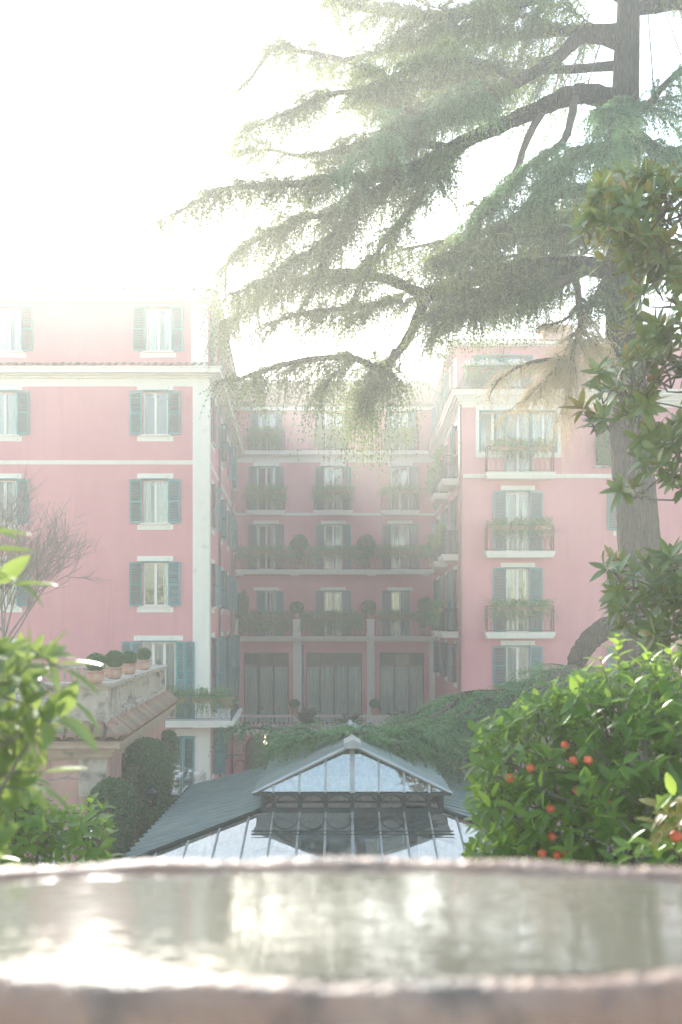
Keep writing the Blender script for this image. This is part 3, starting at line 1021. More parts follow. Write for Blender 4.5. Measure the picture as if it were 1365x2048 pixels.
topiary_ball('bushy round topiary on the right cream pedestal above the loggia', (fb.at(ub(737), .53, 0)[0], DB - .53, zb(1238)), .46, .22, .36, 'box_leaf', None, .85, 4, .06)
def cloud_shrub(name, label, cat, loc, rx, ry, z0, z1, n, leaf, mat, seed, pot=True, power=.5):
    g = np.random.default_rng(seed)
    t = empty(name, loc, label, cat)
    d = unit(g.normal(size=(n, 3)))
    k = (np.abs(d) ** 3).sum(1, keepdims=True) ** (-1 / 3)
    n = int(n * 2.2); d = unit(g.normal(size=(n, 3))); k = (np.abs(d) ** 3).sum(1, keepdims=True) ** (-1 / 3)
    rad = g.uniform(.6, 1.02, (n, 1)) * (1 + .1 * np.sin(5 * d[:, :1] + 3) * np.sin(6 * d[:, 2:3] + seed))
    p = d * k * rad * np.array([rx, ry, (z1 - z0) / 2]) + np.array([0, 0, (z0 + z1) / 2])
    put('foliage', leaf_cloud('foliage', p, leaf * 1.25, mat, g, outward=d * .5, aspect=.62), t)['kind'] = 'stuff'
    if pot:
        mb = MB(); mb.lathe([(.2, 0), (.28, .3), (.3, .45), (.26, .45), (.25, .3)], 16); mb.build('pot', 'terracotta', t)
        mb = MB(); mb.bar((0, 0, .35), (0, 0, (z0 + z1) / 2), .03, 6); mb.build('stem', 'greybark', t)
    return t
cloud_shrub('potted_shrub', 'tall column of clipped ivy at the far left of the lower balcony', 'potted shrub', (fb.at(ub(486), 0, 0)[0], DB - .3, zb(1272)), .38, .3, .25, 2.65, 1800, .075, 'box_leaf', 5)
cloud_shrub('potted_shrub', 'loose pale shrub in a pot at the right end of the lower balcony', 'potted shrub', (fb.at(ub(849), 0, 0)[0], DB - .3, zb(1272)), .46, .3, .5, 2.3, 1500, .075, 'plant_leaf', 6)

# terrace in front of the loggia, balustrade, arch below
DT = 56.0
zt = lambda y: EYE + (HOR - y) * DT / F
ter = empty('loggia_terrace', (0, DT, 0), 'pink terrace with a dark arched doorway below the loggia windows', 'terrace')
ft = Facade(ter, -7, DT, 0)
ut = lambda x: (x - 682.5) * DT / F + 7
a0, a1, az, ar = ut(486), ut(561), 0.0, (ut(561) - ut(486)) / 2
zc = zt(1467) - ar
mb = MB()
N = 14
arc = [((a0 + a1) / 2 - ar * math.cos(math.pi * i / N), zc + ar * math.sin(math.pi * i / N)) for i in range(N + 1)]
mb.quad(ft.at(0, 0, 0), ft.at(a0, 0, 0), ft.at(a0, 0, TF - .25), ft.at(0, 0, TF - .25))
mb.quad(ft.at(a1, 0, 0), ft.at(13, 0, 0), ft.at(13, 0, TF - .25), ft.at(a1, 0, TF - .25))
for (ua, za_), (uc, zc_) in zip(arc, arc[1:]):
    mb.quad(ft.at(ua, 0, za_), ft.at(uc, 0, zc_), ft.at(uc, 0, TF - .25), ft.at(ua, 0, TF - .25))
    mb.quad(ft.at(ua, 0, za_), ft.at(uc, 0, zc_), ft.at(uc, -1.5, zc_), ft.at(ua, -1.5, za_))
for u_ in (a0, a1): mb.quad(ft.at(u_, 0, 0), ft.at(u_, -1.5, 0), ft.at(u_, -1.5, zc), ft.at(u_, 0, zc))
mb.face([ft.at(a0, -1.5, 0), ft.at(a1, -1.5, 0)] + [ft.at(u_, -1.5, z_) for u_, z_ in arc[::-1]], 1)
mb.build('wall', ('stucco', 'dark'), ter)
mb = MB(); ft.box(mb, 0, 13, -3.45, .1, TF - .249, TF - .1); ft.box(mb, 0, 13, -3.45, .2, TF - .099, TF); mb.build('floor_slab', 'cream', ter)
mb = MB(); mb.lathe([(.03, 0), (.11, .07), (.11, .16), (.04, .22)], 10, (ft.at(ut(529), -.6, 0)[0], .6, zt(1492)))
mb.bar((ft.at(ut(529), 0, 0)[0], .6, zt(1492) + .2), (ft.at(ut(529), 0, 0)[0], .6, zt(1470)), .01)
lamp_m, t_, b_ = _new('lit_lamp_glass')
b_.inputs['Emission Color'].default_value = (1, .78, .4, 1); b_.inputs['Emission Strength'].default_value = 2.0
M['lamp'] = lamp_m
mb.build('hanging_lamp', 'lamp', ter)
bt = empty('terrace_balustrade', (0, DT, TF), 'pale stone balustrade with slim balusters in front of the loggia windows', 'balustrade')
def baluster_mesh(h, r):
    def f():
        mb = MB()
        mb.lathe([(r * .9, 0), (r * .9, h * .06), (r * .5, h * .1), (r * .95, h * .3), (r * .8, h * .42), (r * .38, h * .72), (r * .45, h * .82), (r * .75, h * .88), (r * .75, h)], 8)
        return mb.mesh('baluster', 'stone' if r > .06 else 'cream')
    return cached(('bal', h, r), f)
BH = .78
def run_x(xa, xb, y): return [xa + (xb - xa) * (i + .5) / max(1, round((xb - xa) / .24)) for i in range(max(1, round((xb - xa) / .24)))]
xs0, xs1, xp0, xp1 = (478 - 682.5) * DT / F, (858 - 682.5) * DT / F, (733 - 682.5) * DT / F, (771 - 682.5) * DT / F
mb = MB(); mb.box(xs0, xs1, -.14, .14, BH, BH + .1); mb.build('top_rail', 'cream', bt)
mb = MB(); mb.box(xs0, xs1, -.11, .11, .001, .1); mb.build('bottom_rail', 'cream', bt)
for x in run_x(xs0 + .1, xp0, 0) + run_x(xp1, xs1 - .1, 0):
    put('baluster', baluster_mesh(BH - .1, .058), bt, (x, 0, .1))
mb = MB(); mb.box(xp0, xp1, -.16, .16, .1, BH - .001); mb.build('pier', 'cream', bt)
topiary_ball('small clipped ball in a pot on the loggia balustrade, in front of the left pilaster', ((590 - 682.5) * DT / F, DT, TF + BH + .1), .29, .24, .4, 'box_leaf', None, .9, 8, .05)
topiary_ball('small clipped ball in a pot on the loggia balustrade, in front of the right pilaster', ((750 - 682.5) * DT / F, DT, TF + BH + .1), .3, .24, .4, 'box_leaf', None, .9, 9, .05)
for i, x in enumerate((499, 735)):
    c = P(x, 1412, DT - .02); mb = MB()
    pts = [(c.x + .5 - .5 * k / 14 * math.cos(k * .42), c.y, TF + BH + .1 + .33 * math.sin(min(k, 7) / 7 * 1.57) - (.05 * max(0, k - 7) * math.cos(k))) for k in range(12)]
    mb.tube(pts, .022, 5); tag(mb.build('iron_scroll', 'iron'), ('black iron scroll rising from the left end of the loggia balustrade', 'black iron scroll beside the potted ball at the balustrade pier')[i], 'iron scroll')
def palm(loc, label, n, L, seed, wid=.035):
    g = random.Random(seed)
    t = empty('palm_plant', loc, label, 'palm')
    for q in range(n):
        az, el = g.uniform(0, 6.28), g.uniform(.25, 1.35)
        mb = MB(); d = Vector((math.cos(az) * math.cos(el), math.sin(az) * math.cos(el), math.sin(el)))
        s = d.cross(Vector((0, 0, 1))).normalized()
        l = L * g.uniform(.75, 1.1); pts = []
        for k in range(9):
            tt = k / 8; pts.append(d * l * tt + Vector((0, 0, -.45 * l * tt * tt)))
        mb.tube(pts, [.012 * (1 - .8 * k / 8) + .002 for k in range(9)], 3, False, False)
        for k in range(1, 24):
            tt = .12 + .88 * k / 24; p = d * l * tt + Vector((0, 0, -.45 * l * tt * tt))
            tan = (d + Vector((0, 0, -.9 * tt))).normalized()
            ll = .34 * l * math.sin(math.pi * (.12 + .84 * tt)) ** .7
            for sg in (-1, 1):
                e = (s * sg + tan * .75 + Vector((0, 0, -.25))).normalized()
                mb.face([p - tan * wid * .35, p + e * ll * .5 + tan * wid * .5 + Vector((0, 0, .01)), p + e * ll, p + e * ll * .5 - tan * wid * .5])
        mb.build('frond', 'palm_leaf', t)
    mb = MB(); mb.tube([(0, 0, -1.6), (.02, 0, -.6), (0, 0, .05)], [.13, .12, .09], 8); mb.build('trunk', 'greybark', t)
    return t
palm(P(612, 1452, 53), 'spiky palm rising in front of the balustrade near the left potted ball', 17, 1.6, 1)
palm(P(700, 1450, 53.6), 'drooping palm below the balustrade, left of its solid pier', 14, 1.25, 2)
palm(P(800, 1448, 53.2), 'palm fronds below the balustrade, right of its solid pier', 13, 1.3, 3)

# ================================================================ RIGHT WING (front 44 m away)
DR = 44.0
zr = lambda y: EYE + (HOR - y) * DR / F
ur = lambda x: (x - 682.5) * DR / F - 5.3
right = empty('hotel_wing', (5.3, DR, 0), 'pink hotel wing on the right behind the cedar trunk, iron balconies one above another', 'building', 'wings of the pink hotel')
RA = math.atan2(-18, -.324)
fr_ = Facade(right, 5.3, DR, 0)
frs = Facade(right, 5.3 + .324, 62, RA)
ud = lambda d: 62 - d
cr = 1036
wr = 46 / 45.45
ops = [(ur(961), ur(1012) - .003, zr(905), zr(823)), (ur(1012), ur(1062), zr(948), zr(823)), (ur(1062) + .003, ur(1113), zr(905), zr(823))]
for y0, y1 in ((983, 1104), (1137, 1264), (1293, 1370)): ops.append((ur(cr) - wr / 2, ur(cr) + wr / 2, zr(y1), zr(y0)))
c2 = 1262
ops += [(ur(1192), ur(1262), zr(932), zr(855)), (ur(c2) - .55, ur(c2) + .55, zr(1060), zr(983)), (ur(c2) - .55, ur(c2) + .55, zr(1215), zr(1140)), (ur(c2) - .55, ur(c2) + .55, zr(1370), zr(1293))]
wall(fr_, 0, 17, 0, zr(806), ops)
for (xa, xb, yb) in ((961, 1012, 905), (1012, 1062, 948), (1062, 1113, 905)):
    window(fr_, ur((xa + xb) / 2), zr(yb), (xb - xa) / 45.45 - .01, zr(823) - zr(yb), None, (0, 0), None, None, (.95, .6) if yb < 940 else (.15, .4))
mb = MB()   # teal mullions and a cream surround round the triple window
for x in (961, 1011.5, 1062.5, 1113): fr_.box(mb, ur(x) - .05, ur(x) + .05, -.1, .012, zr(905 if x in (961, 1113) else 947), zr(823.2))
fr_.box(mb, ur(961) + .051, ur(1113) - .051, -.1, .01, zr(823), zr(821)); mb.build('window_surround', 'teal', right)
mb = MB()
fr_.box(mb, ur(952), ur(1122), .001, .022, zr(820.5), zr(812)); fr_.box(mb, ur(952), ur(961) - .055, .001, .022, zr(915), zr(820.6)); fr_.box(mb, ur(1113) + .055, ur(1122), .001, .022, zr(915), zr(820.6))
fr_.box(mb, ur(961) - .05, ur(1011) - .06, .001, .022, zr(915), zr(905.2)); fr_.box(mb, ur(1063) + .06, ur(1113) + .05, .001, .022, zr(915), zr(905.2)); mb.build('window_surround', 'cream', right)
for i, (y0, y1) in enumerate(((983, 1104), (1137, 1264), (1293, 1370))):
    window(fr_, ur(cr), zr(y1), wr, zr(y0) - zr(y1), 25 / 45.45, (3, 4), (1.5, .2), (1.4, .15) if i == 2 else None, ((.25, .45), (.95, .4), (.95, .95))[i])
for y0, y1 in ((983, 1060), (1140, 1215), (1293, 1370)): window(fr_, ur(c2), zr(y1), 1.1, zr(y0) - zr(y1), .5, (3, 4), (1.5, .2), (1.5, .2), (.5, .5))
mb = MB(); fr_.box(mb, ur(1186), ur(1268), .002, .16, zr(936), zr(932)); mb.build('sill', 'stone', right)
for yt in (948, 1104, 1264): balcony(fr_, ur(1037), zr(yt), 136 / 45.45, .62, .24, 1.12, .105)
mb = MB()
for a, b, o in ((956, 952, .03), (952 - .02, 948, .055)): fr_.box(mb, ur(927), 17, .001, o, zr(a), zr(b)); frs.box(mb, 0, 17.9, .001, o, zr(a), zr(b))
mb.build('string_course', 'cream', right)
# side wall of the right wing: windows and small balconies
ops, wins = [], []
for y0, y1 in ((835, 948), (983, 1104), (1137, 1264), (1293, 1370)):
    for d in (46.6, 51.6, 56.6):
        u = ud(d); ops.append((u - .5, u + .5, zr(y1), zr(y0))); wins.append((u, zr(y1), 1.0, zr(y0) - zr(y1), y1 == 1370))
wall(frs, 0, 18, 0, zr(806), ops)
for i, (u, z0, w, h, low) in enumerate(wins):
    window(frs, u, z0, w, h, .5, (rnd.uniform(6, 40), rnd.uniform(6, 40)), (1.45, .2), (1.45, .2) if low else None, ((.5, .7), None, (.9, .2))[i % 3])
kk = 0
for yt, fl_name in ((948, 'upper'), (1104, 'middle'), (1264, 'lower')):
    for d, wb in ((46.6, 2.5), (51.6, 2.5)):
        balcony(frs, ud(d), zr(yt), wb, .72, .24, 1.05, .105)
        for q, off in enumerate((-.75, .55)):
            pp = frs.at(ud(d) + off, .74, zr(yt) + .92)
            planter(f'planter at the {("far", "near")[q]} end of the {("nearer", "farther")[int(d > 50)]} {fl_name} balcony on the right wing side wall', (pp[0] + 5.3, pp[1] + DR, pp[2]), RA, .8, 80 + kk % 8, 'trail' if kk % 3 else 'mix', .45, (.9, .5, .7)[kk % 3], 'plant_leaf', 'planters on the right wing side balconies', 1.9)
            kk += 1
for yt, fl_name, fl_hang in ((948, 'upper', .5), (1104, 'middle', .5), (1264, 'lower', .5)):
    for q, x in enumerate((996, 1037, 1080)):
        pp = fr_.at(ur(x), .6, zr(yt) + .92)
        planter(f'leafy planter on the {("left", "middle", "right")[q]} of the {fl_name} front balcony, right wing', (pp[0] + 5.3, pp[1] + DR, pp[2]), 0, .74, 90 + kk % 9, 'mix', .42, fl_hang, 'plant_leaf', 'planters on the right wing front balconies', 1.25)
        kk += 1
cloud_shrub('window_hedge', 'pale green hedge filling the dark opening beside the cedar trunk', 'hedge', P(1227, 932, DR - .25), .72, .2, 0, 1.6, 2600, .06, 'plant_leaf', 16, False)
mb = MB(); c = fr_.at(-.06, .05, 0); mb.bar((c[0], c[1], .1), (c[0], c[1], zr(812)), .06, 8, smooth=True)
for z in (3, 6, 9, 12, 15, 17): mb.bar((c[0], c[1], z), (c[0], c[1], z + .06), .075, 8)
mb.build('downpipe', 'pipe', right)
fpR = [(5.3, DR), (23, DR), (23, 62), (5.3 + .324, 62)]
mb = MB(); fr_.box(mb, .02, 17, .001, .018, zr(815), zr(808)); frs.box(mb, 0, 17.97, .001, .018, zr(815), zr(808)); mb.build('frieze', 'cream', right)
mb = MB()
for a, b, o in ((808, 803, .1), (803, 798, .18), (798, 793, .27), (793, 786, .38), (786, 783, .44)): mb.poly(rel(inset_poly(fpR, o), right), zr(a) + .001, zr(b))
mb.build('cornice', 'cream', right)
tile_row(right, (5.0, DR - .46, zr(783) + .02), (13.2, DR - .46, zr(783) + .02), (0, 1), .5, .135, 1, 15)
pt = inset_poly(fpR, .46)
tile_row(right, (pt[3][0], pt[3][1], zr(783) + .02), (pt[0][0], pt[0][1] + .3, zr(783) + .02), (1, 0), .5, .135, 1, 15)
# attic storey set back behind a planted railing
DA = 47.0
zra = lambda y: EYE + (HOR - y) * DA / F
fra = Facade(right, 5.42, DA, 0)
fras = Facade(right, 5.42 + .27, 62, RA)
ura = lambda x: (x - 682.5) * DA / F - 5.42
ops = [(ura(966), ura(1046), zr(783), zra(712))]
wall(fra, 0, 17, zr(783), zra(694), ops)
window(fra, ura(1006), zr(783) + .02, 80 / 42.55 - .02, zra(712) - zr(783) - .03, .45, (4, 8), None, None, (.6, .6), nl=3, fmat='teal')
ops = [(62 - d - .5, 62 - d + .5, zr(770), zra(712)) for d in (49.5, 53.5, 57.5)]
wall(fras, 0, 15, zr(783), zra(694), ops)
for d in (49.5, 53.5, 57.5): window(fras, 62 - d, zr(770), 1.0, zra(712) - zr(770), .5, (rnd.uniform(4, 30), rnd.uniform(4, 30)), None, None, None)
fpA = [(5.42, DA), (23, DA), (23, 62), (5.69, 62)]
mb = MB()
for a, b, o in ((694, 691, .12), (691, 686, .34)): mb.poly(rel(inset_poly(fpA, o), right), zra(a) + .001, zra(b))
mb.build('cornice', 'cream', right)
tile_row(right, (5.1, DA - .36, zra(686)), (13.5, DA - .36, zra(686)), (0, 1), .5, .12, 1, 12)
pt = inset_poly(fpA, .36)
tile_row(right, (pt[3][0], pt[3][1], zra(686)), (pt[0][0], pt[0][1] + .3, zra(686)), (1, 0), .5, .12, 1, 12)
mb = MB(); mb.poly(rel(inset_poly(fpA, .1), right), zra(686) + .02, zra(683)); mb.build('roof', 'tile', right)
for (cx, cy, w, h) in ((11.15, 52, 1.5, 2.0), (5.9, 55.5, .55, 1.0)):
    mb = MB(); mb.box(cx - w / 2 - 5.3, cx + w / 2 - 5.3, cy - DR - .5, cy - DR + .5, zra(684), zra(684) + h); mb.box(cx - w / 2 - 5.38, cx + w / 2 - 5.22, cy - DR - .58, cy - DR + .58, zra(684) + h + .001, zra(684) + h + .14)
    mb.build('chimney', 'stucco_tan', right)
mb = MB(); q = P(880, 712, 54); mb.lathe([(.02, -.22), (.15, -.15), (.22, 0), (.15, .15), (.02, .22)], 12, (q.x - 5.3, q.y - DR, q.z)); mb.bar((q.x - 5.3, q.y - DR, q.z - 1.2), (q.x - 5.3, q.y - DR, q.z - .2), .02)
mb.build('roof_finial', 'pipe', right)
rl_z = zr(783) + .05
put('railing', railing_mesh(6.2, 0, 1.12, False, .11), right, (3.1 + .35, .3, rl_z))
put('railing', railing_mesh(2.6, 0, 1.12, False, .11), right, (.3, 1.7, rl_z), (0, 0, R(90)))
for i, x in enumerate((5.85, 6.6, 7.35, 8.1, 8.85)):
    t = planter('white flowering planter on the right roof terrace railing, ' + ('at the corner', 'second from the corner', 'third from the corner', 'fourth from the corner', 'farthest right behind the straw-coloured branch')[i], (x, DR + .42, rl_z + .9), 0, .72, 120 + i, 'mix', .3, .4, 'plant_leaf', 'planters on the roof terrace', 1.3)
    g = np.random.default_rng(300 + i); n = 130
    p = np.stack([g.uniform(-.4, .4, n), g.normal(-.04, .1, n), .32 + np.abs(g.normal(0, .1, n))], 1)
    put('flowers', leaf_cloud('flowers', p, .075, 'flower', g, aspect=.9), t)['kind'] = 'stuff'
cloud_shrub('potted_shrub', 'dark leafy shrub on the roof terrace behind the railing', 'potted shrub', (6.5, DR + 1.2, zr(783)), .8, .4, .2, 1.3, 1200, .09, 'box_leaf', 23)

# ================================================================ PAVILION WITH BALUSTRADE (22-32 m, left)
PD = 22.0
zp = lambda y: EYE + (HOR - y) * PD / F
PX = (217 - 682.5) * PD / F
pav = empty('garden_pavilion', (PX, PD, 0), 'weathered salmon garden pavilion with balustraded roof terrace and tiled eave', 'pavilion')
PA = LA - R(90)
pu = Vector((math.cos(PA), math.sin(PA)))
o_ = Vector((PX, PD)) - pu * 6
fp = Facade(pav, o_.x, o_.y, PA)
fps = Facade(pav, PX, PD, LA)
zc = zp(1512)
ops = [(6 - (217 - 128) / 90.9, 6 - (217 - 62) / 90.9 + .72, zp(1800), zp(1642))]
ops = [(6 - 1.55, 6 - .95, zp(1800), zp(1642))]
wall(fp, 0, 6, 0, zc, ops, ('stucco_tan', 'dark'))
window(fp, 6 - 1.25, zp(1800), .6, zp(1642) - zp(1800), None, (0, 0), None, None, (.6, .6), head=False)
mb = MB(); fp.box(mb, 6 - 1.62, 6 - .88, .001, .05, zp(1642) + .003, zp(1636)); mb.build('lintel', 'white', pav)
ops = [(1.75, 2.15, zp(1600), zp(1512) - .18)]
wall(fps, 0, 10, 0, zc, ops, ('stucco_tan', 'dark'))
mb = MB(); fp.box(mb, 6 - (217 - 158) / 90.9, 6 - .03, .001, .02, zp(1592), zp(1516)); mb.build('stone_plaque', 'stone', pav)
fpP = [(o_.x, o_.y), (PX, PD), tuple(Vector((PX, PD)) + fps.u * 10), tuple(o_ + fps.u * 10)]
mb = MB()
for a, b, o in ((1518, 1513, .05), (1513, 1502, .13), (1502, 1494, .2), (1494, 1482, .3), (1482, 1479.5, .34)):
    mb.poly(rel(inset_poly(fpP, o), pav), zp(a) + .001, zp(b))
mb.build('cornice', 'tan', pav)
pe = inset_poly(fpP, .36)
ez = zp(1479) + .04
def lerp2(a, b, t): return (a[0] + (b[0] - a[0]) * t, a[1] + (b[1] - a[1]) * t)
n2 = (-fp.n.x, -fp.n.y); n3 = (-fps.n.x, -fps.n.y)
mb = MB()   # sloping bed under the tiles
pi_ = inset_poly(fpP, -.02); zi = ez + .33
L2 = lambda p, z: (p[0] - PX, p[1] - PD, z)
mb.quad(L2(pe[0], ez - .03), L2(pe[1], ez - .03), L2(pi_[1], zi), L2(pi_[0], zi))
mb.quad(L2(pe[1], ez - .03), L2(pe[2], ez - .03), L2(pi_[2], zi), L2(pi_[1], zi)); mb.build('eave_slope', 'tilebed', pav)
a3, b3_ = lerp2(pe[0], pe[1], .3), lerp2(pe[0], pe[1], .985)
tile_row(pav, (*a3, ez), (*b3_, ez), n2, .5, .125, 1, 42, 2.3)
a3, b3_ = lerp2(pe[1], pe[2], .015), pe[2]
tile_row(pav, (*a3, ez), (*b3_, ez), n3, .5, .125, 1, 42, 2.35)
hip = put('hip_tile', tile_mesh(.56, .13), pav, L2(pe[1], ez + .02), (R(30), 0, PA + R(45)))
# balustrade
BZ = zi + .02
BTOP = zp(1366)
hb = BTOP - BZ - .13
mb = MB(); fp.box(mb, 0, 6.02, -.36, -.001, BZ - .1, BZ + .12); fps.box(mb, .361, 10, -.36, .02, BZ - .1, BZ + .12); mb.build('plinth', 'stone', pav)
mb = MB()
for z0, z1, e in ((BTOP - .13, BTOP - .07, .03), (BTOP - .069, BTOP, .08)):
    fp.box(mb, 0, 6 + e, -.36 - e, e, z0, z1); fps.box(mb, .361 + e, 10 + e, -.36 - e, e, z0, z1)
fp.box(mb, .5, 6, -10.2, -9.9, BTOP - .1, BTOP); mb.build('top_rail', 'stone', pav)
zb0 = BZ + .12
for a, b in ((4.95, 5.98), (3.2, 3.5), (1.4, 1.7)):
    mb = MB(); fp.box(mb, a, b, -.33, -.03, zb0, BTOP - .131); mb.build('pier', 'stone', pav)
for a, b in ((.38, .62), (1.2, 1.55), (3.6, 3.95), (6.1, 6.45), (8.5, 8.8), (9.7, 9.99)):
    mb = MB(); fps.box(mb, a, b, -.33, -.012, zb0, BTOP - .131); fps.box(mb, a + .05, b - .05, -.011, .008, zb0 + .06, BTOP - .19); mb.build('pier', 'stone', pav)
us = [.92] + [1.95 + .46 * i for i in range(4)] + [4.3 + .5 * i for i in range(4)] + [6.8 + .5 * i for i in range(4)] + [9.05, 9.45]
for u in us: put('baluster', baluster_mesh(BTOP - .131 - zb0, .075), pav, fps.at(u, -.17, zb0))
for u in [1.85 + .21 * i for i in range(6)] + [3.65 + .21 * i for i in range(6)]: put('baluster', baluster_mesh(BTOP - .131 - zb0, .085), pav, fp.at(u, -.17, zb0))
for u in [.6 + .22 * i for i in range(24)]: put('baluster', baluster_mesh(BTOP - .1 - BZ + .2, .085), pav, fp.at(u, -10.05, BZ - .2))
mb = MB(); fp.box(mb, 0, 5.6, -9.9, -.4, BZ - .3, BZ - .15); mb.build('terrace_floor', 'stone', pav)
for i, (x, y, d, r, lab) in enumerate(((192, 1366, 21.86, .215, 'round boxwood in a terracotta pot on the front balustrade of the pavilion, leftmost of four'),
                                       (252, 1358, 23.75, .215, 'round boxwood in a terracotta pot on the side balustrade, nearest the front corner'),
                                       (282, 1349, 25.9, .185, 'round boxwood in a terracotta pot on the side balustrade, third of four'),
                                       (301, 1340, 28.5, .19, 'round boxwood in a terracotta pot on the side balustrade, farthest from the camera'))):
    p = P(x, y, d); p.z = BTOP
    if i: p.x = PX - .05 * (d - 22) - .17
    topiary_ball(lab, p, r, .2, .28, 'box_leaf', 'boxwood balls on the pavilion', .95, 30 + i, .03, 1.2)
# clipped ivy against the pavilion
def ivy(label, c, rx, ry, ztop, n, seed):
    g = np.random.default_rng(seed)
    t = empty('climbing_ivy', (c[0], c[1], 0), label, 'ivy')
    h = ztop
    n = int(n * 2.4)
    # a clipped column: upright sides, a domed shoulder; it thins low down where shrubs hide it
    dome = min(rx, ry) * 1.1
    a = g.uniform(0, 2 * np.pi, n); zz = h - 4.2 + 4.2 * g.uniform(0, 1, n)
    cx_ = np.sign(np.cos(a)) * np.abs(np.cos(a)) ** .7; sy_ = np.sign(np.sin(a)) * np.abs(np.sin(a)) ** .7
    wob = 1 + .07 * np.sin(a * 3 + zz * 1.7 + seed) + .06 * np.sin(zz * 5 + a * 2) + .03 * np.sin(a * 9 + zz * 11)
    kz = np.clip((zz - (h - dome)) / dome, 0, 1)
    s = np.sqrt(np.maximum(0, 1 - kz ** 2.4)) * np.sqrt(g.uniform(.62, 1.05, n)) * wob
    cap = kz > .01
    s = np.where(cap & (g.uniform(0, 1, n) < .5), s * np.sqrt(g.uniform(0, 1, n)), s)
    p = np.stack([rx * s * cx_, ry * s * sy_, zz], 1) + g.normal(0, .02, (n, 3))
    d = np.stack([cx_, sy_, kz], 1)
    put('foliage', leaf_cloud('foliage', p, .07, 'ivy_leaf', g, outward=d * .7, aspect=.75), t)['kind'] = 'stuff'
    mb = MB(); mb.tube([(0, 0, 0), (.05, 0, h * .4), (0, .02, h * .8)], [.09, .06, .02], 6); mb.build('stem', 'greybark', t)
ivy('rounded column of clipped ivy at the front corner of the pavilion', (-4.98, 21.75), .46, .5, zp(1556), 13000, 41)
c = P(283, 1480, 25.2); ivy('tall mass of clipped ivy climbing the pavilion side wall up to the tiled eave', (c.x + .05, 25.2), .56, 1.5, c.z, 16000, 42)
c = P(336, 1462, 31.2); ivy('narrow ivy column at the far end of the pavilion beside the left wing', (c.x, 31.2), .28, .4, c.z, 5000, 43)
def lantern(label, top, s, arm):
    t = empty('wall_lantern', top, label, 'lantern')
    mb = MB(); mb.lathe([(.5 * s, -.3 * s), (.52 * s, -.26 * s), (.2 * s, -.02 * s), (.08 * s, .04 * s), (.03 * s, .14 * s)], 6, smooth=False); mb.lathe([(.25 * s, -1.16 * s), (.28 * s, -1.1 * s), (.1 * s, -1.2 * s)], 6, smooth=False)
    for k in range(6):
        a = math.pi * k / 3; mb.bar((.44 * s * math.cos(a), .44 * s * math.sin(a), -.28 * s), (.26 * s * math.cos(a), .26 * s * math.sin(a), -1.12 * s), .03 * s)
    mb.build('frame', 'iron', t)
    mb = MB(); mb.lathe([(.24 * s, -1.1 * s), (.41 * s, -.3 * s)], 6, smooth=False); mb.build('lamp_glass', 'pane', t)
    mb = MB(); mb.tube([(0, 0, .12 * s), (arm[0] * .3, arm[1] * .3, .4 * s), (arm[0] * .8, arm[1] * .8, .3 * s), (arm[0], arm[1], -.1 * s)], .03 * s, 6); mb.build('bracket', 'iron', t)
lantern('iron lantern standing out from the ivy on the pavilion side', P(303, 1577, 24.0), .36, (-.5, 0))
lantern('iron lantern on the pavilion front wall, half hidden by citrus leaves', P(172, 1648, 21.2), .36, (0, .75))
# clear plastic canopy beyond the ivy
cp = empty('entrance_canopy', P(352, 1600, 29.5), 'wrinkled clear plastic canopy on white posts between the ivy and the greenhouse', 'canopy')
mb = MB(); rr = random.Random(3)
A, B_, C_, D_ = (Vector(q) for q in ((-.62, -1.0, .42), (.55, -.7, .3), (.72, .9, .72), (-.5, .9, .98)))
NN = 9; g_ = [[None] * (NN + 1) for _ in range(NN + 1)]
for i in range(NN + 1):
    for j in range(NN + 1):
        s_, t_2 = i / NN, j / NN
        g_[i][j] = A * (1 - s_) * (1 - t_2) + B_ * s_ * (1 - t_2) + C_ * s_ * t_2 + D_ * (1 - s_) * t_2 + Vector((0, 0, .05 * math.sin(s_ * 17 + t_2 * 3) + rr.uniform(-.012, .012)))
for i in range(NN):
    for j in range(NN): mb.quad(g_[i][j], g_[i + 1][j], g_[i + 1][j + 1], g_[i][j + 1])
mb.build('sheet', 'plastic', cp)
zf = -P(352, 1600, 29.5).z + .01
for q in (A, B_, C_, D_):
    mb = MB(); mb.box(q.x - .05, q.x + .05, q.y - .05, q.y + .05, zf, q.z - .06); mb.build('post', 'white', cp)
mb = MB(); mb.bar(A - Vector((0, 0, .04)), B_ - Vector((0, 0, .04)), .03); mb.bar(B_ - Vector((0, 0, .04)), C_ - Vector((0, 0, .04)), .03); mb.bar(A - Vector((0, 0, .04)), D_ - Vector((0, 0, .04)), .03); mb.build('rail', 'alu', cp)

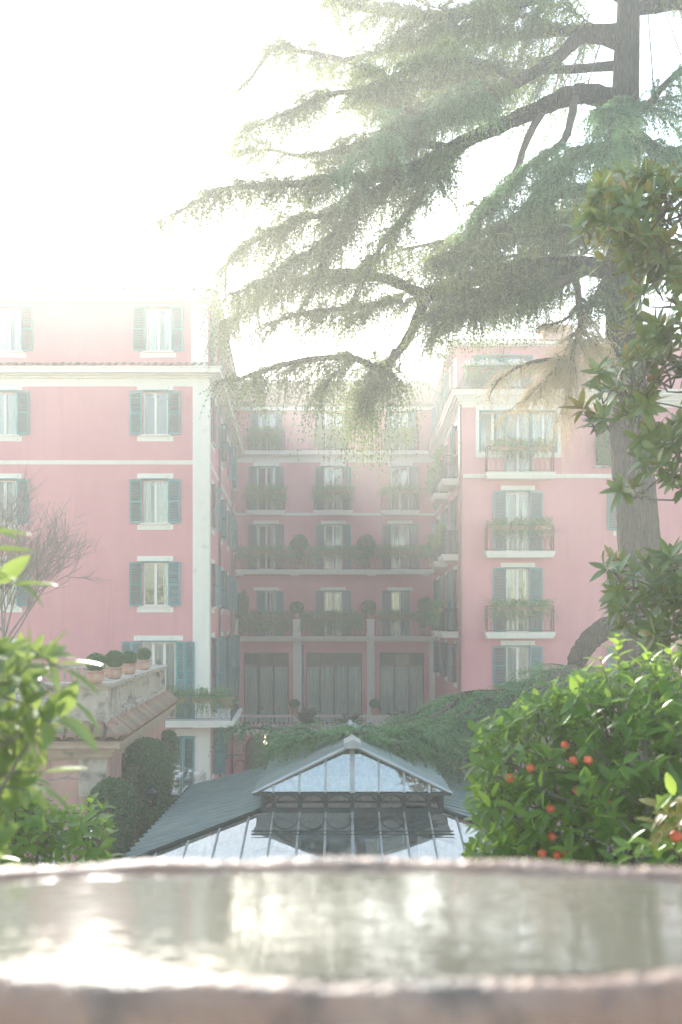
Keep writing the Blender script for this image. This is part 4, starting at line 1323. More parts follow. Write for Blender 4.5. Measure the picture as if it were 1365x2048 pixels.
# ================================================================ GREENHOUSE (18.4-28.5 m)
GX = (705 - 682.5) * 20 / F
gh = empty('greenhouse', (GX, 20, 0), 'glass fronted greenhouse with ribbed grey metal roof and raised lantern', 'greenhouse')
zg = lambda y: EYE + (HOR - y) * 20 / F
ZT, ZE2 = zg(1490), zg(1583)      # lantern apex, lantern eave
ZC = zg(1622)                     # top of the lower roof
WU, WC, WE = 1.95, 1.83, 4.23     # half widths: lantern eave, clerestory, lower eave
ZE, YE, YB, YL = EYE - 4.32, -2.2, 7.0, 4.6
mb = MB()
for sgn, nm in ((-1, 'left'), (1, 'right')):
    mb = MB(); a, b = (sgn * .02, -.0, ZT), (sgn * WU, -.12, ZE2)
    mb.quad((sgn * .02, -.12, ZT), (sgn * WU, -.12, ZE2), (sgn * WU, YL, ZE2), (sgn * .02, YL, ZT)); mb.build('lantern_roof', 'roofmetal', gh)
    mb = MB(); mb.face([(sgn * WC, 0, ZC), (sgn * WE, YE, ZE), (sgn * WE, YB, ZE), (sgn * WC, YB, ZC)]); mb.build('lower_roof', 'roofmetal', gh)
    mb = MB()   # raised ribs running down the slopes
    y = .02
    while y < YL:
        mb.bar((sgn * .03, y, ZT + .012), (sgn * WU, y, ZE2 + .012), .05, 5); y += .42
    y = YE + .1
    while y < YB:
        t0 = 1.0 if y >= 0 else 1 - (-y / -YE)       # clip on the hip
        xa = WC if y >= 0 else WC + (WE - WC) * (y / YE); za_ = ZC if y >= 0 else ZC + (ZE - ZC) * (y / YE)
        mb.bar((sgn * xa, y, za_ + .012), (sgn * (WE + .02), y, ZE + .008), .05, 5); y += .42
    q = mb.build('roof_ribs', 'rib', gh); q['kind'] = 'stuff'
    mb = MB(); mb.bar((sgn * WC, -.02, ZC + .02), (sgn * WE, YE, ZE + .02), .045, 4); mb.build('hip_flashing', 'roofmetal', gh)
    mb = MB(); mb.bar((sgn * .04, -.13, ZT), (sgn * (WU + .03), -.13, ZE2 - .02), .04, 4); mb.build('verge_trim', 'alu', gh)
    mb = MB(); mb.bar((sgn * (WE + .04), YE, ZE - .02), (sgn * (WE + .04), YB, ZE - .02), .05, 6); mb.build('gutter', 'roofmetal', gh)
    mb = MB(); mb.box(min(sgn * WE * .985, sgn * WE * .965), max(sgn * WE * .985, sgn * WE * .965), YE, YB, .3, ZE - .05); mb.build('side_glass', 'pane', gh)
mb = MB(); mb.box(-.17, .17, -.32, .5, ZT - .03, ZT + .06); mb.face([(-.17, -.33, ZT + .061), (.17, -.33, ZT + .061), (0, -.33, ZT + .15)]); mb.quad((-.17, -.33, ZT + .061), (0, -.33, ZT + .15), (0, .5, ZT + .15), (-.17, .5, ZT + .061)); mb.quad((0, -.33, ZT + .15), (.17, -.33, ZT + .061), (.17, .5, ZT + .061), (0, .5, ZT + .15))
mb.build('ridge_cap', 'alu', gh)
mb = MB(); mb.bar((0, .5, ZT + .03), (0, YL, ZT + .03), .05, 6); mb.build('ridge', 'alu', gh)
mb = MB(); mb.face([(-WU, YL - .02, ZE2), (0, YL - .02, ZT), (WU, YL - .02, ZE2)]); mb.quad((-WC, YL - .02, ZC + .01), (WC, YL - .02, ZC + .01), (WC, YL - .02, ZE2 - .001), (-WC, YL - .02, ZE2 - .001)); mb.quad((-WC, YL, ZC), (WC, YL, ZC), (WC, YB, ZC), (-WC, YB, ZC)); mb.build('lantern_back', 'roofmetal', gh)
# lantern gable: vertical glazing bars and panes
bars = [(x - 705) / 100 for x in (548, 600, 652, 705, 758, 808, 858)]
edge = [-WU + .03] + bars + [WU - .03]
top_at = lambda x: ZT - .03 - (ZT - ZE2) * abs(x) / WU
for a, b in zip(edge, edge[1:]):
    a2, b2 = a + .02, b - .02
    pts = [(a2, 0, ZE2 + .02), (b2, 0, ZE2 + .02), (b2, 0, max(ZE2 + .025, top_at(b2) - .02)), (a2, 0, max(ZE2 + .025, top_at(a2) - .02))]
    mb = MB(); mb.face([(x, y - .25 * (1 - (z - ZE2) / (ZT - ZE2)) + .12, z) for x, y, z in pts]); mb.build('glass_pane', 'ghglass', gh)
for x in bars:
    w = .05 if abs(x) < .05 else .022
    mb = MB(); zt_ = top_at(x); k = (zt_ - ZE2) / (ZT - ZE2)
    m_ = 'alu'
    mb.v += [(x - w, -.16, ZE2), (x + w, -.16, ZE2), (x + w, -.1, ZE2), (x - w, -.1, ZE2)]
    yo = -.16 + .25 * k
    mb.v += [(x - w, yo, zt_), (x + w, yo, zt_), (x + w, yo + .06, zt_), (x - w, yo + .06, zt_)]
    for qd in ((3, 2, 1, 0), (4, 5, 6, 7), (0, 1, 5, 4), (1, 2, 6, 5), (2, 3, 7, 6), (3, 0, 4, 7)): mb.f.append(qd); mb.mi.append(0); mb.smooth.append(False)
    mb.build('glazing_bar', m_, gh)
mb = MB(); mb.box(-WU - .02, WU + .02, -.17, -.05, ZE2 - .06, ZE2 - .003); mb.build('gable_sill', 'ghframe', gh)
# clerestory
mb = MB()
mb.box(-WC - .03, WC + .03, -.05, .05, ZC - .03, ZC + .06); mb.box(-WC, WC, -.03, .03, zg(1606), zg(1602))
for s_ in (-1, 1): mb.box(min(s_ * WC, s_ * (WC - .07)), max(s_ * WC, s_ * (WC - .07)), .06, YL - .03, ZC, ZC + .07); mb.box(min(s_ * WC, s_ * (WC - .07)), max(s_ * WC, s_ * (WC - .07)), .06, YL - .03, ZE2 - .09, ZE2 - .02)
mb.build('clerestory_beam', 'ghframe', gh)
for x in [-WC + .05] + bars + [WC - .05]:
    mb = MB(); mb.box(x - .045, x + .045, -.04, .04, ZC + .061, ZE2 - .061); mb.build('post', 'ghframe', gh)
for s_ in (-1, 1):
    for k in range(1, 8):
        mb = MB(); y = YL * k / 8; mb.box(s_ * (WC - .035) - .035, s_ * (WC - .035) + .035, y - .04, y + .04, ZC + .071, ZE2 - .091); mb.build('post', 'ghframe', gh)
for i, (a, b) in enumerate(zip([-WC + .05] + bars, bars + [WC - .05])):
    mb = MB(); c_, r_ = (a + b) / 2, (b - a) / 2 - .06
    for k in range(10):
        p0, p1 = (math.pi * q / 10 for q in (k, k + 1))
        mb.bar((c_ - r_ * math.cos(p0), -.02, zg(1603) + .02 + min(.12, r_) * math.sin(p0) * .9), (c_ - r_ * math.cos(p1), -.02, zg(1603) + .02 + min(.12, r_) * math.sin(p1) * .9), .011, 4, caps=False)
    mb.build('iron_arch', 'ghframe', gh)
# lower glass hip: bars run down towards the garden
bars2 = [-3.62, -3.1, -2.57, -2.05] + bars + [2.06, 2.58, 3.1, 3.62]
hipy = lambda x: 0 if abs(x) <= WC else YE * (abs(x) - WC) / (WE - WC)
zs_ = lambda y: ZC - .02 + (ZE - ZC) * (y / YE)
edge = [-WE] + bars2 + [WE]
for a, b in zip(edge, edge[1:]):
    ya, yb_ = hipy(a + .015), hipy(b - .015)
    mb = MB(); mb.face([(a + .015, YE, zs_(YE)), (b - .015, YE, zs_(YE)), (b - .015, min(yb_, -.03), zs_(min(yb_, -.03))), (a + .015, min(ya, -.03), zs_(min(ya, -.03)))])
    mb.build('glass_pane', 'ghglass', gh)
for x in bars2:
    mb = MB(); y = hipy(x); mb.bar((x, YE, zs_(YE) + .015), (x, min(y, -.03), zs_(min(y, -.03)) + .015), .021 if abs(x) > .05 else .032, 4); mb.build('glazing_bar', 'alu', gh)
mb = MB(); mb.bar((-WE, YE, ZE - .03), (WE, YE, ZE - .03), .05, 4); mb.build('eave_beam', 'ghframe', gh)
for a, b in zip(bars[:-1] if False else [-1.57] + bars[1:-1], bars[1:]):   # added curves shaped as the arches' reflection in the glass
    c_, r_ = (a + b) / 2, (b - a) / 2 - .02
    mb = MB()
    for k in range(12):
        p0, p1 = (math.pi * q / 12 for q in (k, k + 1))
        f_ = lambda p: (c_ - r_ * math.cos(p), -.35 - .42 * math.sin(p), zs_(-.35 - .42 * math.sin(p)) + .03)
        mb.bar(f_(p0), f_(p1), .013, 4, caps=False)
    mb.build('reflected_scallop', 'ghframe', gh)
mb = MB()
for yy in (-.86, -1.0): mb.bar((-WC - .1, yy, zs_(yy) + .03), (WC + .1, yy, zs_(yy) + .03), .014, 4)
mb.build('purlin', 'ghframe', gh)
mb = MB(); mb.box(-WE * .96, WE * .96, YE + .06, YE + .1, .3, ZE - .09); mb.build('front_glass', 'pane', gh)
mb = MB(); mb.box(-WE, WE, YE - .02, YB, .005, .29); mb.build('base', 'stone', gh)
for i, (x, y, h) in enumerate(((-1.2, 2.2, 3.9), (.2, 1.2, 4.4), (1.4, 2.6, 4.2), (2.6, .8, 3.4), (-2.6, 1.0, 3.2))):
    palm((GX + x, 20 + y, h), ('broad palm inside the greenhouse, left of centre', 'tallest palm inside the greenhouse, behind the middle bars', 'broad palm inside the greenhouse, right of centre', 'low palm inside the greenhouse at the right glass slope', 'low palm inside the greenhouse at the left glass slope')[i], 14, 1.35, 20 + i, .05)

# iron bracket sign arm by the arch
mb = MB(); c = P(470, 1510, 48); mb.bar((c.x - .35, c.y, c.z + .0), (c.x + .35, c.y, c.z), .025); mb.bar((c.x - .1, c.y, 0), (c.x - .1, c.y, c.z + .9), .045, 8)
for cx_, cz_, r_ in ((.3, .35, .42), (.28, -.5, .26)):
    mb.tube([(c.x + cx_ + r_ * math.cos(a), c.y, c.z + cz_ + r_ * math.sin(a)) for a in [3.4 - k * .38 for k in range(11)]], .022, 4)
tag(mb.build('iron_lamp_bracket', 'iron'), 'black scrolled iron post beside the arched doorway', 'iron post')

# ================================================================ CEDAR
def np_tris(name, tri, mat):
    v = tri.reshape(-1, 3)
    return np_mesh(name, v, np.arange(len(v)).reshape(-1, 3), mat)

def strands(base, dirs, length, K, droop, g, need=.09, wid=.032, per=3):
    """hanging needle-clad twigs: base (n,3), dirs (n,3) unit, length (n,) -> triangles"""
    n = len(base)
    t = np.linspace(0, 1, K)[None, :, None]
    L = length[:, None, None]
    dz = np.array([0, 0, -1.0])[None, None, :]
    dr = droop[:, None, None]
    wig = g.normal(0, .05, (n, 1, 3)) * np.sin(t * 5 + g.uniform(0, 6, (n, 1, 1)))
    p = base[:, None, :] + L * (dirs[:, None, :] * (t - .42 * dr * t * t) + dz * dr * t ** 1.7 + wig * t)
    tan = unit(np.gradient(p, axis=1))
    tris = []
    w0 = unit(np.cross(tan, g.normal(size=(n, 1, 3))))
    a = p[:, :-1] - w0[:, :-1] * .006; b = p[:, :-1] + w0[:, :-1] * .006; c = p[:, 1:]
    tris.append(np.stack([a, b, c], -2).reshape(-1, 3, 3))
    for q in range(per):
        r_ = unit(g.normal(size=(n, K, 3)))
        d = unit(r_ + tan * .55)
        ll = need * g.uniform(.6, 1.25, (n, K, 1)) * (1.1 - .45 * t)
        s = unit(np.cross(d, g.normal(size=(n, K, 3)))) * wid * .5
        o = p + tan * g.uniform(-.02, .02, (n, K, 1))
        tris.append(np.stack([o - s, o + s, o + d * ll], -2).reshape(-1, 3, 3))
    return np.concatenate(tris)

def polyline_sample(pts, s):
    """pts (m,3), s in 0..1 (k,) -> points, tangents"""
    seg = np.linalg.norm(np.diff(pts, axis=0), axis=1)
    cum = np.concatenate([[0], np.cumsum(seg)])
    x = s * cum[-1]
    i = np.clip(np.searchsorted(cum, x, side='right') - 1, 0, len(seg) - 1)
    f = ((x - cum[i]) / seg[i])[:, None]
    return pts[i] * (1 - f) + pts[i + 1] * f, unit(pts[i + 1] - pts[i]), cum[-1]

def smooth_path(pts, k=4):
    pts = [Vector(p) for p in pts]
    out = []
    for i in range(len(pts) - 1):
        p0, p1, p2, p3 = pts[max(i - 1, 0)], pts[i], pts[i + 1], pts[min(i + 2, len(pts) - 1)]
        for j in range(k):
            t = j / k
            out.append(.5 * ((2 * p1) + (p2 - p0) * t + (2 * p0 - 5 * p1 + 4 * p2 - p3) * t * t + (3 * p1 - p0 - 3 * p2 + p3) * t ** 3))
    out.append(pts[-1])
    return out

TD = 28.0
cb = P(1300, 1500, TD); cb.z = 0
cedar = empty('cedar_tree', cb, 'huge weeping cedar with ridged trunk at right, limbs sweeping left over the courtyard', 'tree')
CO = np.array(cb)
def loc(p): return Vector(p) - cb
# trunk
tr_px = [(1306, 1880, 62), (1296, 1500, 57), (1290, 1340, 50), (1284, 1200, 44), (1278, 1080, 41), (1270, 980, 40), (1262, 880, 39), (1253, 760, 36.5), (1248, 640, 35), (1246, 540, 35), (1247, 420, 32), (1250, 300, 29), (1252, 190, 26), (1255, 90, 24), (1258, -20, 21), (1260, -200, 15), (1262, -420, 8)]
path, rad = [], []
for x, y, r in tr_px:
    path.append(loc(P(x, y, TD))); rad.append(r * TD / F)
path[0].z = -.2
sp = smooth_path(path, 6); sr = np.interp(np.linspace(0, len(rad) - 1, len(sp)), range(len(rad)), rad)
g = np.random.default_rng(5)
nk = 40
ph = g.uniform(0, 6, (nk,)); base_r = 1 + .05 * g.normal(size=nk)
ridge = [[float(base_r[(k + int(i * .35)) % nk] * (1 + .02 * math.sin(i * 1.3 + ph[k]))) for k in range(nk)] for i in range(len(sp))]
mb = MB(); mb.tube(sp, [float(v) for v in sr], nk, True, True, ridge); mb.build('trunk', 'bark', cedar)

# limbs: (name, foliage?, [(x, y, distance)], start radius px, end radius px)
def limb_path(pp): return smooth_path([P(x, y, d) for x, y, d in pp], 5)
gl = random.Random(51)
twig_mb = MB()
tri_parts = {'needle': [], 'needle_low': [], 'needle_dry': []}
tri_tone = {k: [] for k in tri_parts}; tri_K = {}
gc = np.random.default_rng(21)

def limb(pp, r0, r1, fol=None, wood=True, name='branch'):
    """fol: dict(f0, n_sub, sub, dens, strand, mat, droop, spread, up)"""
    pth = limb_path(pp)
    n = len(pth)
    if wood:
        dm = pp[0][2]
        mb = MB(); rr = [(r0 + (r1 - r0) * i / (n - 1)) * dm / F * (1 + .06 * math.sin(i * 1.9)) for i in range(n)]
        mb.tube([p - cb for p in pth], rr, 12, True, True, [[1 + gl.gauss(0, .07) for _ in range(12)] for _ in range(n)])
        mb.build(name, 'bark' if r0 > 9 else 'twig', cedar)
    if not fol: return
    pts = np.array(pth)
    f0 = fol.get('f0', 0); f1 = fol.get('f1', 1.0)
    ns = int(fol['n'] * 1.45)
    s = np.sort(gc.uniform(f0, f1, ns)); s[-1] = f1
    b, tan, L = polyline_sample(pts, s)
    mat = fol.get('mat', 'needle')
    for i in range(ns):
        # secondary branch: leaves the limb sideways (in plan) and forwards
        sd = gc.choice([-1, 1])
        ang = sd * gc.uniform(.35, 1.25)
        tx, ty = tan[i, 0], tan[i, 1]
        hx, hy = tx * math.cos(ang) - ty * math.sin(ang), tx * math.sin(ang) + ty * math.cos(ang)
        d = np.array([hx, hy, gc.normal(fol.get('up', .02), .22) + tan[i, 2] * .6]); d /= np.linalg.norm(d)
        frac = (s[i] - f0) / max(1e-6, f1 - f0)
        sl_ = fol['sub'] * gc.uniform(.55, 1.15) * (1.05 - .55 * frac)
        K = 7
        t = np.linspace(0, 1, K)[:, None]
        sdp = fol.get('sdroop', .28)
        sb = b[i] + d * sl_ * t + np.array([0, 0, -1]) * sl_ * sdp * t ** 2 + gc.normal(0, .03, (K, 3)) * t
        twig_mb.tube([tuple(q - CO) for q in sb], [.022 * (1 - .8 * j / (K - 1)) for j in range(K)], 4, True, False)
        m = max(4, int(fol['dens'] * 1.55 * fol.get('dens2', 1) * sl_))
        ss = gc.uniform(.05, 1.0, m)
        p0, tt, _ = polyline_sample(sb, ss)
        sd2 = gc.choice([-1, 1], m)
        a2 = sd2 * gc.uniform(.3, 1.3, m)
        dx = tt[:, 0] * np.cos(a2) - tt[:, 1] * np.sin(a2); dy = tt[:, 0] * np.sin(a2) + tt[:, 1] * np.cos(a2)
        dd = unit(np.stack([dx, dy, tt[:, 2] * .5 + gc.normal(.08, .16, m)], 1))
        ln = fol['strand'] * gc.uniform(.45, 1.6, m)
        dr = np.clip(gc.normal(fol.get('droop', .75), .22, m), .1, 1.25)
        tone = np.clip(gc.integers(0, 3) * .55 + gc.uniform(-.35, 1.25, m), 0, 2.2).round().clip(0, 2).astype(int)
        tri_tone[mat].append(tone); tri_K.setdefault(mat, []).append((m, fol.get('K', 10), fol.get('per', 3)))
        tri_parts[mat].append(strands(p0 - CO, dd, ln, fol.get('K', 10), dr, gc, fol.get('need', .09), fol.get('wid', .032), fol.get('per', 3)))

FO = lambda **k: dict(dict(f0=.15, n=22, sub=1.6, dens=13, strand=.75, droop=.75), **k)
# main structural limbs
limb([(1240, 205, 28), (1180, 188, 27.8), (1140, 192, 27.6), (1085, 215, 27.5), (1000, 252, 27.2), (905, 295, 27), (820, 345, 26.8), (740, 395, 26.6), (690, 455, 26.4), (645, 530, 26.2)], 21, 5, FO(f0=.42, n=34, sub=1.7))
limb([(1232, 545, 28), (1150, 530, 28.2), (1050, 538, 28.4), (950, 556, 28.6), (880, 582, 28.8), (830, 596, 28.9)], 19, 15, FO(f0=.15, n=26, sub=1.6, dens=12))
limb([(850, 592, 28.9), (780, 560, 28.8), (690, 545, 28.6), (600, 560, 28.4), (520, 590, 28.2), (470, 640, 28)], 12, 3, FO(f0=.0, n=30, sub=1.5))
limb([(855, 590, 28.9), (830, 650, 28.4), (800, 700, 28), (760, 735, 27.6), (700, 715, 27.3), (600, 722, 27), (520, 745, 26.8), (470, 762, 26.6)], 11, 2.5, FO(f0=.25, n=26, sub=1.1, dens=13, strand=.8))
limb([(1252, 90, 28), (1170, 70, 27.6), (1110, 120, 27.3), (1030, 165, 27), (950, 200, 26.8), (880, 225, 26.5), (820, 240, 26.2)], 15, 6, FO(f0=.3, n=26, sub=1.5))
limb([(1256, -10, 28), (1150, -30, 28), (1030, 10, 28), (900, 30, 28), (780, 25, 28), (690, 10, 28), (640, -20, 28)], 14, 4, FO(f0=.1, n=48, sub=1.9))
limb([(1256, 60, 28), (1150, 60, 29), (1000, 75, 30), (860, 90, 30.5), (760, 105, 31), (680, 120, 31)], 12, 3, FO(f0=.1, n=40, sub=1.9, dens=12))
limb([(1250, 130, 28), (1120, 140, 30), (980, 150, 31), (860, 160, 31.5), (740, 190, 32)], 10, 3, FO(f0=.25, n=26, sub=1.7, dens=11))
# tiers at the left edge of the crown
limb([(830, 235, 26.2), (760, 150, 26.4), (680, 118, 26.6), (600, 102, 26.8), (545, 100, 27), (500, 160, 27.2), (475, 182, 27.3)], 7, 2, FO(f0=.05, n=28, sub=.95, strand=.7, dens=14))
limb([(860, 250, 26.4), (760, 195, 26), (680, 185, 25.8), (600, 215, 25.6), (540, 240, 25.5), (495, 262, 25.4)], 7, 2, FO(f0=.05, n=30, sub=1.0, strand=.75, dens=14))
limb([(905, 295, 27), (800, 285, 27.2), (700, 295, 27.4), (610, 312, 27.5), (540, 300, 27.6), (480, 310, 27.7)], 8, 2, FO(f0=.05, n=32, sub=1.1, dens=14))
limb([(860, 325, 26.8), (740, 350, 26.4), (620, 365, 26), (520, 372, 25.7), (440, 380, 25.5), (385, 410, 25.4), (338, 432, 25.3)], 9, 2, FO(f0=.08, n=40, sub=1.1, dens=14, strand=.8))
limb([(780, 372, 26.7), (690, 420, 27.2), (600, 440, 27.6), (530, 470, 28), (470, 510, 28.2), (450, 540, 28.3)], 7, 2, FO(f0=.05, n=32, sub=1.1, dens=14, strand=.85))
limb([(720, 420, 26.5), (640, 490, 26.2), (570, 535, 26), (500, 575, 25.8), (455, 590, 25.7)], 6, 2, FO(f0=.05, n=26, sub=1.0, dens=14, strand=.85))
# inner masses
limb([(1000, 250, 27.2), (930, 220, 26.4), (850, 235, 25.8), (770, 275, 25.4), (700, 330, 25)], 8, 3, FO(f0=.1, n=34, sub=1.5, dens=13, mat='needle_low', up=.1))
limb([(950, 275, 27.2), (880, 340, 26), (820, 420, 25.4), (770, 480, 25), (730, 560, 24.8)], 7, 3, FO(f0=.25, n=24, sub=1.2, dens=12))
limb([(1085, 215, 27.5), (1050, 290, 27.2), (1030, 345, 27), (980, 410, 26.8), (940, 480, 26.6), (890, 520, 26.4)], 8, 3, FO(f0=.35, n=22, sub=1.2, dens=10, strand=.7))
limb([(1150, 190, 27.6), (1140, 250, 27), (1120, 290, 26.6), (1060, 330, 26.2), (1000, 400, 26), (960, 440, 25.8)], 9, 3, FO(f0=.35, n=24, sub=1.3, dens=11, mat='needle_low'))
limb([(1235, 400, 28), (1180, 380, 27), (1100, 400, 26.4), (1020, 450, 26), (950, 500, 25.7)], 9, 3, FO(f0=.05, n=40, sub=1.4, dens=12, strand=.75))
limb([(1235, 420, 28), (1160, 430, 29), (1080, 440, 30), (980, 460, 30.6), (900, 480, 31), (800, 500, 31.4)], 9, 3, FO(f0=.05, n=34, sub=1.4, dens=11))
limb([(1232, 440, 28), (1150, 455, 27.6), (1050, 470, 27), (960, 490, 26.8), (880, 512, 26.6)], 7, 3, FO(f0=.05, n=34, sub=1.2, dens=13))
limb([(1232, 470, 28), (1170, 480, 29), (1080, 500, 29.8), (990, 520, 30.4)], 7, 3, FO(f0=.05, n=22, sub=1.2, dens=12))
limb([(1240, 320, 28), (1180, 300, 26.6), (1120, 340, 25.8), (1080, 380, 25.4)], 9, 3, FO(f0=.1, n=34, sub=1.2, dens=13, mat='needle_low'))
limb([(1050, 538, 28.4), (980, 570, 27.6), (900, 610, 27.2), (850, 640, 27)], 8, 3, FO(f0=.0, n=28, sub=1.2, dens=13))
limb([(1180, 540, 28.1), (1110, 570, 27.3), (1020, 590, 27), (940, 620, 26.8), (880, 660, 26.7)], 8, 3, FO(f0=.0, n=30, sub=1.1, dens=12, strand=.7))
limb([(1150, 532, 28.2), (1100, 560, 29.4), (1000, 580, 30), (900, 600, 30.5)], 7, 3, FO(f0=.0, n=26, sub=1.2, dens=12))
limb([(800, 600, 28.9), (740, 610, 28), (660, 620, 27.6), (590, 630, 27.3), (540, 650, 27)], 7, 2, FO(f0=.0, n=26, sub=1.1, dens=13, strand=.8))
limb([(790, 700, 28), (770, 740, 27.8), (745, 760, 27.6), (735, 800, 27.5)], 6, 2, FO(f0=.0, n=24, sub=.75, dens=14, strand=1.15, droop=1.0))
limb([(720, 716, 27.4), (680, 740, 27), (650, 770, 26.8)], 4, 2, FO(f0=.0, n=12, sub=.7, dens=12, strand=1.0, droop=1.0))
limb([(1040, 170, 27), (980, 130, 26.4), (900, 120, 26), (820, 140, 25.8), (740, 170, 25.6)], 8, 3, FO(f0=.1, n=30, sub=1.5, dens=12))
# right of the trunk
limb([(1258, 250, 28), (1300, 290, 27.6), (1340, 310, 27.3), (1400, 320, 27)], 12, 8, FO(f0=.2, n=20, sub=1.2, dens=11, mat='needle_low'))
limb([(1256, 200, 28), (1290, 215, 26.5), (1330, 170, 26), (1390, 120, 25.8), (1480, 90, 25.6)], 8, 4, FO(f0=.1, n=28, sub=1.2, dens=12, mat='needle_low'))
limb([(1250, 230, 27.6), (1235, 215, 26), (1225, 240, 25), (1215, 300, 24.6)], 7, 3, FO(f0=.2, n=24, sub=.9, dens=13, mat='needle_low'))
limb([(1258, 20, 28), (1330, 8, 28), (1420, 0, 28), (1560, 20, 28)], 15, 10, FO(f0=.05, n=14, sub=1.0, dens=9, strand=.5))
limb([(1250, 520, 28), (1310, 500, 29), (1390, 520, 29.6), (1500, 560, 30)], 9, 4, FO(f0=.1, n=22, sub=1.3, dens=11))
limb([(1235, 480, 28), (1190, 600, 27.6), (1155, 590, 27.5)], 6, 3, FO(f0=.3, n=14, sub=.8, dens=11))
# the straw-coloured branch in front of the right wing
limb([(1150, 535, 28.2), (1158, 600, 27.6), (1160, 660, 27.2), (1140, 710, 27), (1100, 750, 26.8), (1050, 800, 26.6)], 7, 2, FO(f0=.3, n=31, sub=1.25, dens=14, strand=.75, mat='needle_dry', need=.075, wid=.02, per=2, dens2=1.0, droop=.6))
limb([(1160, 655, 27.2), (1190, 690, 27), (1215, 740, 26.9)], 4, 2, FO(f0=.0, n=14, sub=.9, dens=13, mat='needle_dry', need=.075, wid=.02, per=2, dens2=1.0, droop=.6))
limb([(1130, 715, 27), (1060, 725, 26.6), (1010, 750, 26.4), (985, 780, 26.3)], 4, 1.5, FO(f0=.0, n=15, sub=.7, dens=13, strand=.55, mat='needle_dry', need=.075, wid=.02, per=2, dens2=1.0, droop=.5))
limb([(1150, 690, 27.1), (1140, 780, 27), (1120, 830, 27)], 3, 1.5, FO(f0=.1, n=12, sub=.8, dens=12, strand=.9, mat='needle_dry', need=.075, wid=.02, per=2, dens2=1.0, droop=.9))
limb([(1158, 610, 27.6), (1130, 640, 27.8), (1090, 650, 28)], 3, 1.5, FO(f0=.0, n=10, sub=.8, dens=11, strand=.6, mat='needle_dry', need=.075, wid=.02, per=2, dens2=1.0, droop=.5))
# the low weeping branch
low = dict(mat='needle_low', need=.095, wid=.034, K=11)
limb([(1292, 1245, 28), (1230, 1250, 27.4), (1190, 1272, 27), (1165, 1300, 26.8), (1150, 1335, 26.6)], 24, 17)
limb([(1152, 1335, 26.6), (1090, 1360, 26.4), (1010, 1385, 26.2), (930, 1390, 26), (860, 1418, 26), (790, 1450, 26), (700, 1468, 26.2), (620, 1470, 26.4), (575, 1466, 26.6)], 10, 2.5, FO(f0=.0, n=56, sub=1.1, dens=12, strand=1.05, droop=.85, **low))
limb([(1152, 1335, 26.6), (1120, 1350, 25.4), (1050, 1390, 24.6), (980, 1430, 24.2), (920, 1450, 24)], 8, 2.5, FO(f0=.0, n=36, sub=1.1, dens=12, strand=1.25, droop=.9, **low))
limb([(1152, 1335, 26.6), (1160, 1345, 27.5), (1080, 1380, 28.6), (960, 1420, 29.2), (860, 1460, 29.5), (760, 1475, 29.6), (670, 1470, 29.7)], 8, 2.5, FO(f0=.0, n=48, sub=1.2, dens=12, strand=1.2, droop=.9, **low))
limb([(600, 1468, 26.4), (560, 1460, 26.6), (510, 1456, 26.8), (472, 1452, 27)], 2.5, 1.5, FO(f0=.0, n=9, sub=.6, dens=8, strand=.6, droop=.8, **low))
limb([(870, 1418, 26), (840, 1450, 26.8), (780, 1475, 27.2), (700, 1465, 27.5)], 5, 2, FO(f0=.0, n=26, sub=.8, dens=15, strand=.8, droop=.9, **low))
limb([(1020, 1388, 26.2), (990, 1440, 26.8), (960, 1480, 27)], 5, 2, FO(f0=.0, n=24, sub=.9, dens=15, strand=.8, droop=.9, **low))
limb([(930, 1392, 26), (860, 1438, 24.4), (780, 1458, 23.4), (690, 1466, 23), (620, 1472, 23.2), (580, 1475, 23.5)], 5, 2, FO(f0=.0, n=34, sub=.8, dens=12, strand=.75, droop=.8, **low))
limb([(860, 1440, 24.4), (800, 1460, 22.6), (740, 1466, 21.6), (680, 1468, 21.4), (630, 1473, 21.6), (590, 1480, 22)], 4, 2, FO(f0=.0, n=44, sub=.7, dens=16, strand=.6, droop=.45, sdroop=.15, **low))
limb([(900, 1450, 24), (840, 1472, 22.6), (800, 1482, 22)], 4, 2, FO(f0=.0, n=22, sub=.7, dens=16, strand=.6, droop=.5, sdroop=.15, **low))
limb([(1010, 1386, 26.2), (960, 1405, 24.6), (900, 1450, 23.8), (850, 1475, 23.4)], 5, 2, FO(f0=.0, n=24, sub=.9, dens=12, strand=.9, droop=.9, **low))
o = twig_mb.build('twigs', 'twig', cedar); o['kind'] = 'stuff'
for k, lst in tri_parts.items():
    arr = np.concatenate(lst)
    nm = {'needle': 'crown', 'needle_low': 'crown', 'needle_dry': 'straw_crown'}[k]
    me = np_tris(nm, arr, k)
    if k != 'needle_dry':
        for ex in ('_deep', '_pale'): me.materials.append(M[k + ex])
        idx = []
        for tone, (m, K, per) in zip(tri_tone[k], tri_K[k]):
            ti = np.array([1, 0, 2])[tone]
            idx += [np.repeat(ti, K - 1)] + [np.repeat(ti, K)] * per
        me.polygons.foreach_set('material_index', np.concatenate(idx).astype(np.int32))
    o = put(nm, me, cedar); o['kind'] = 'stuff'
    if k == 'needle_dry': o['label'] = 'straw-coloured foliage in front of the right wing'
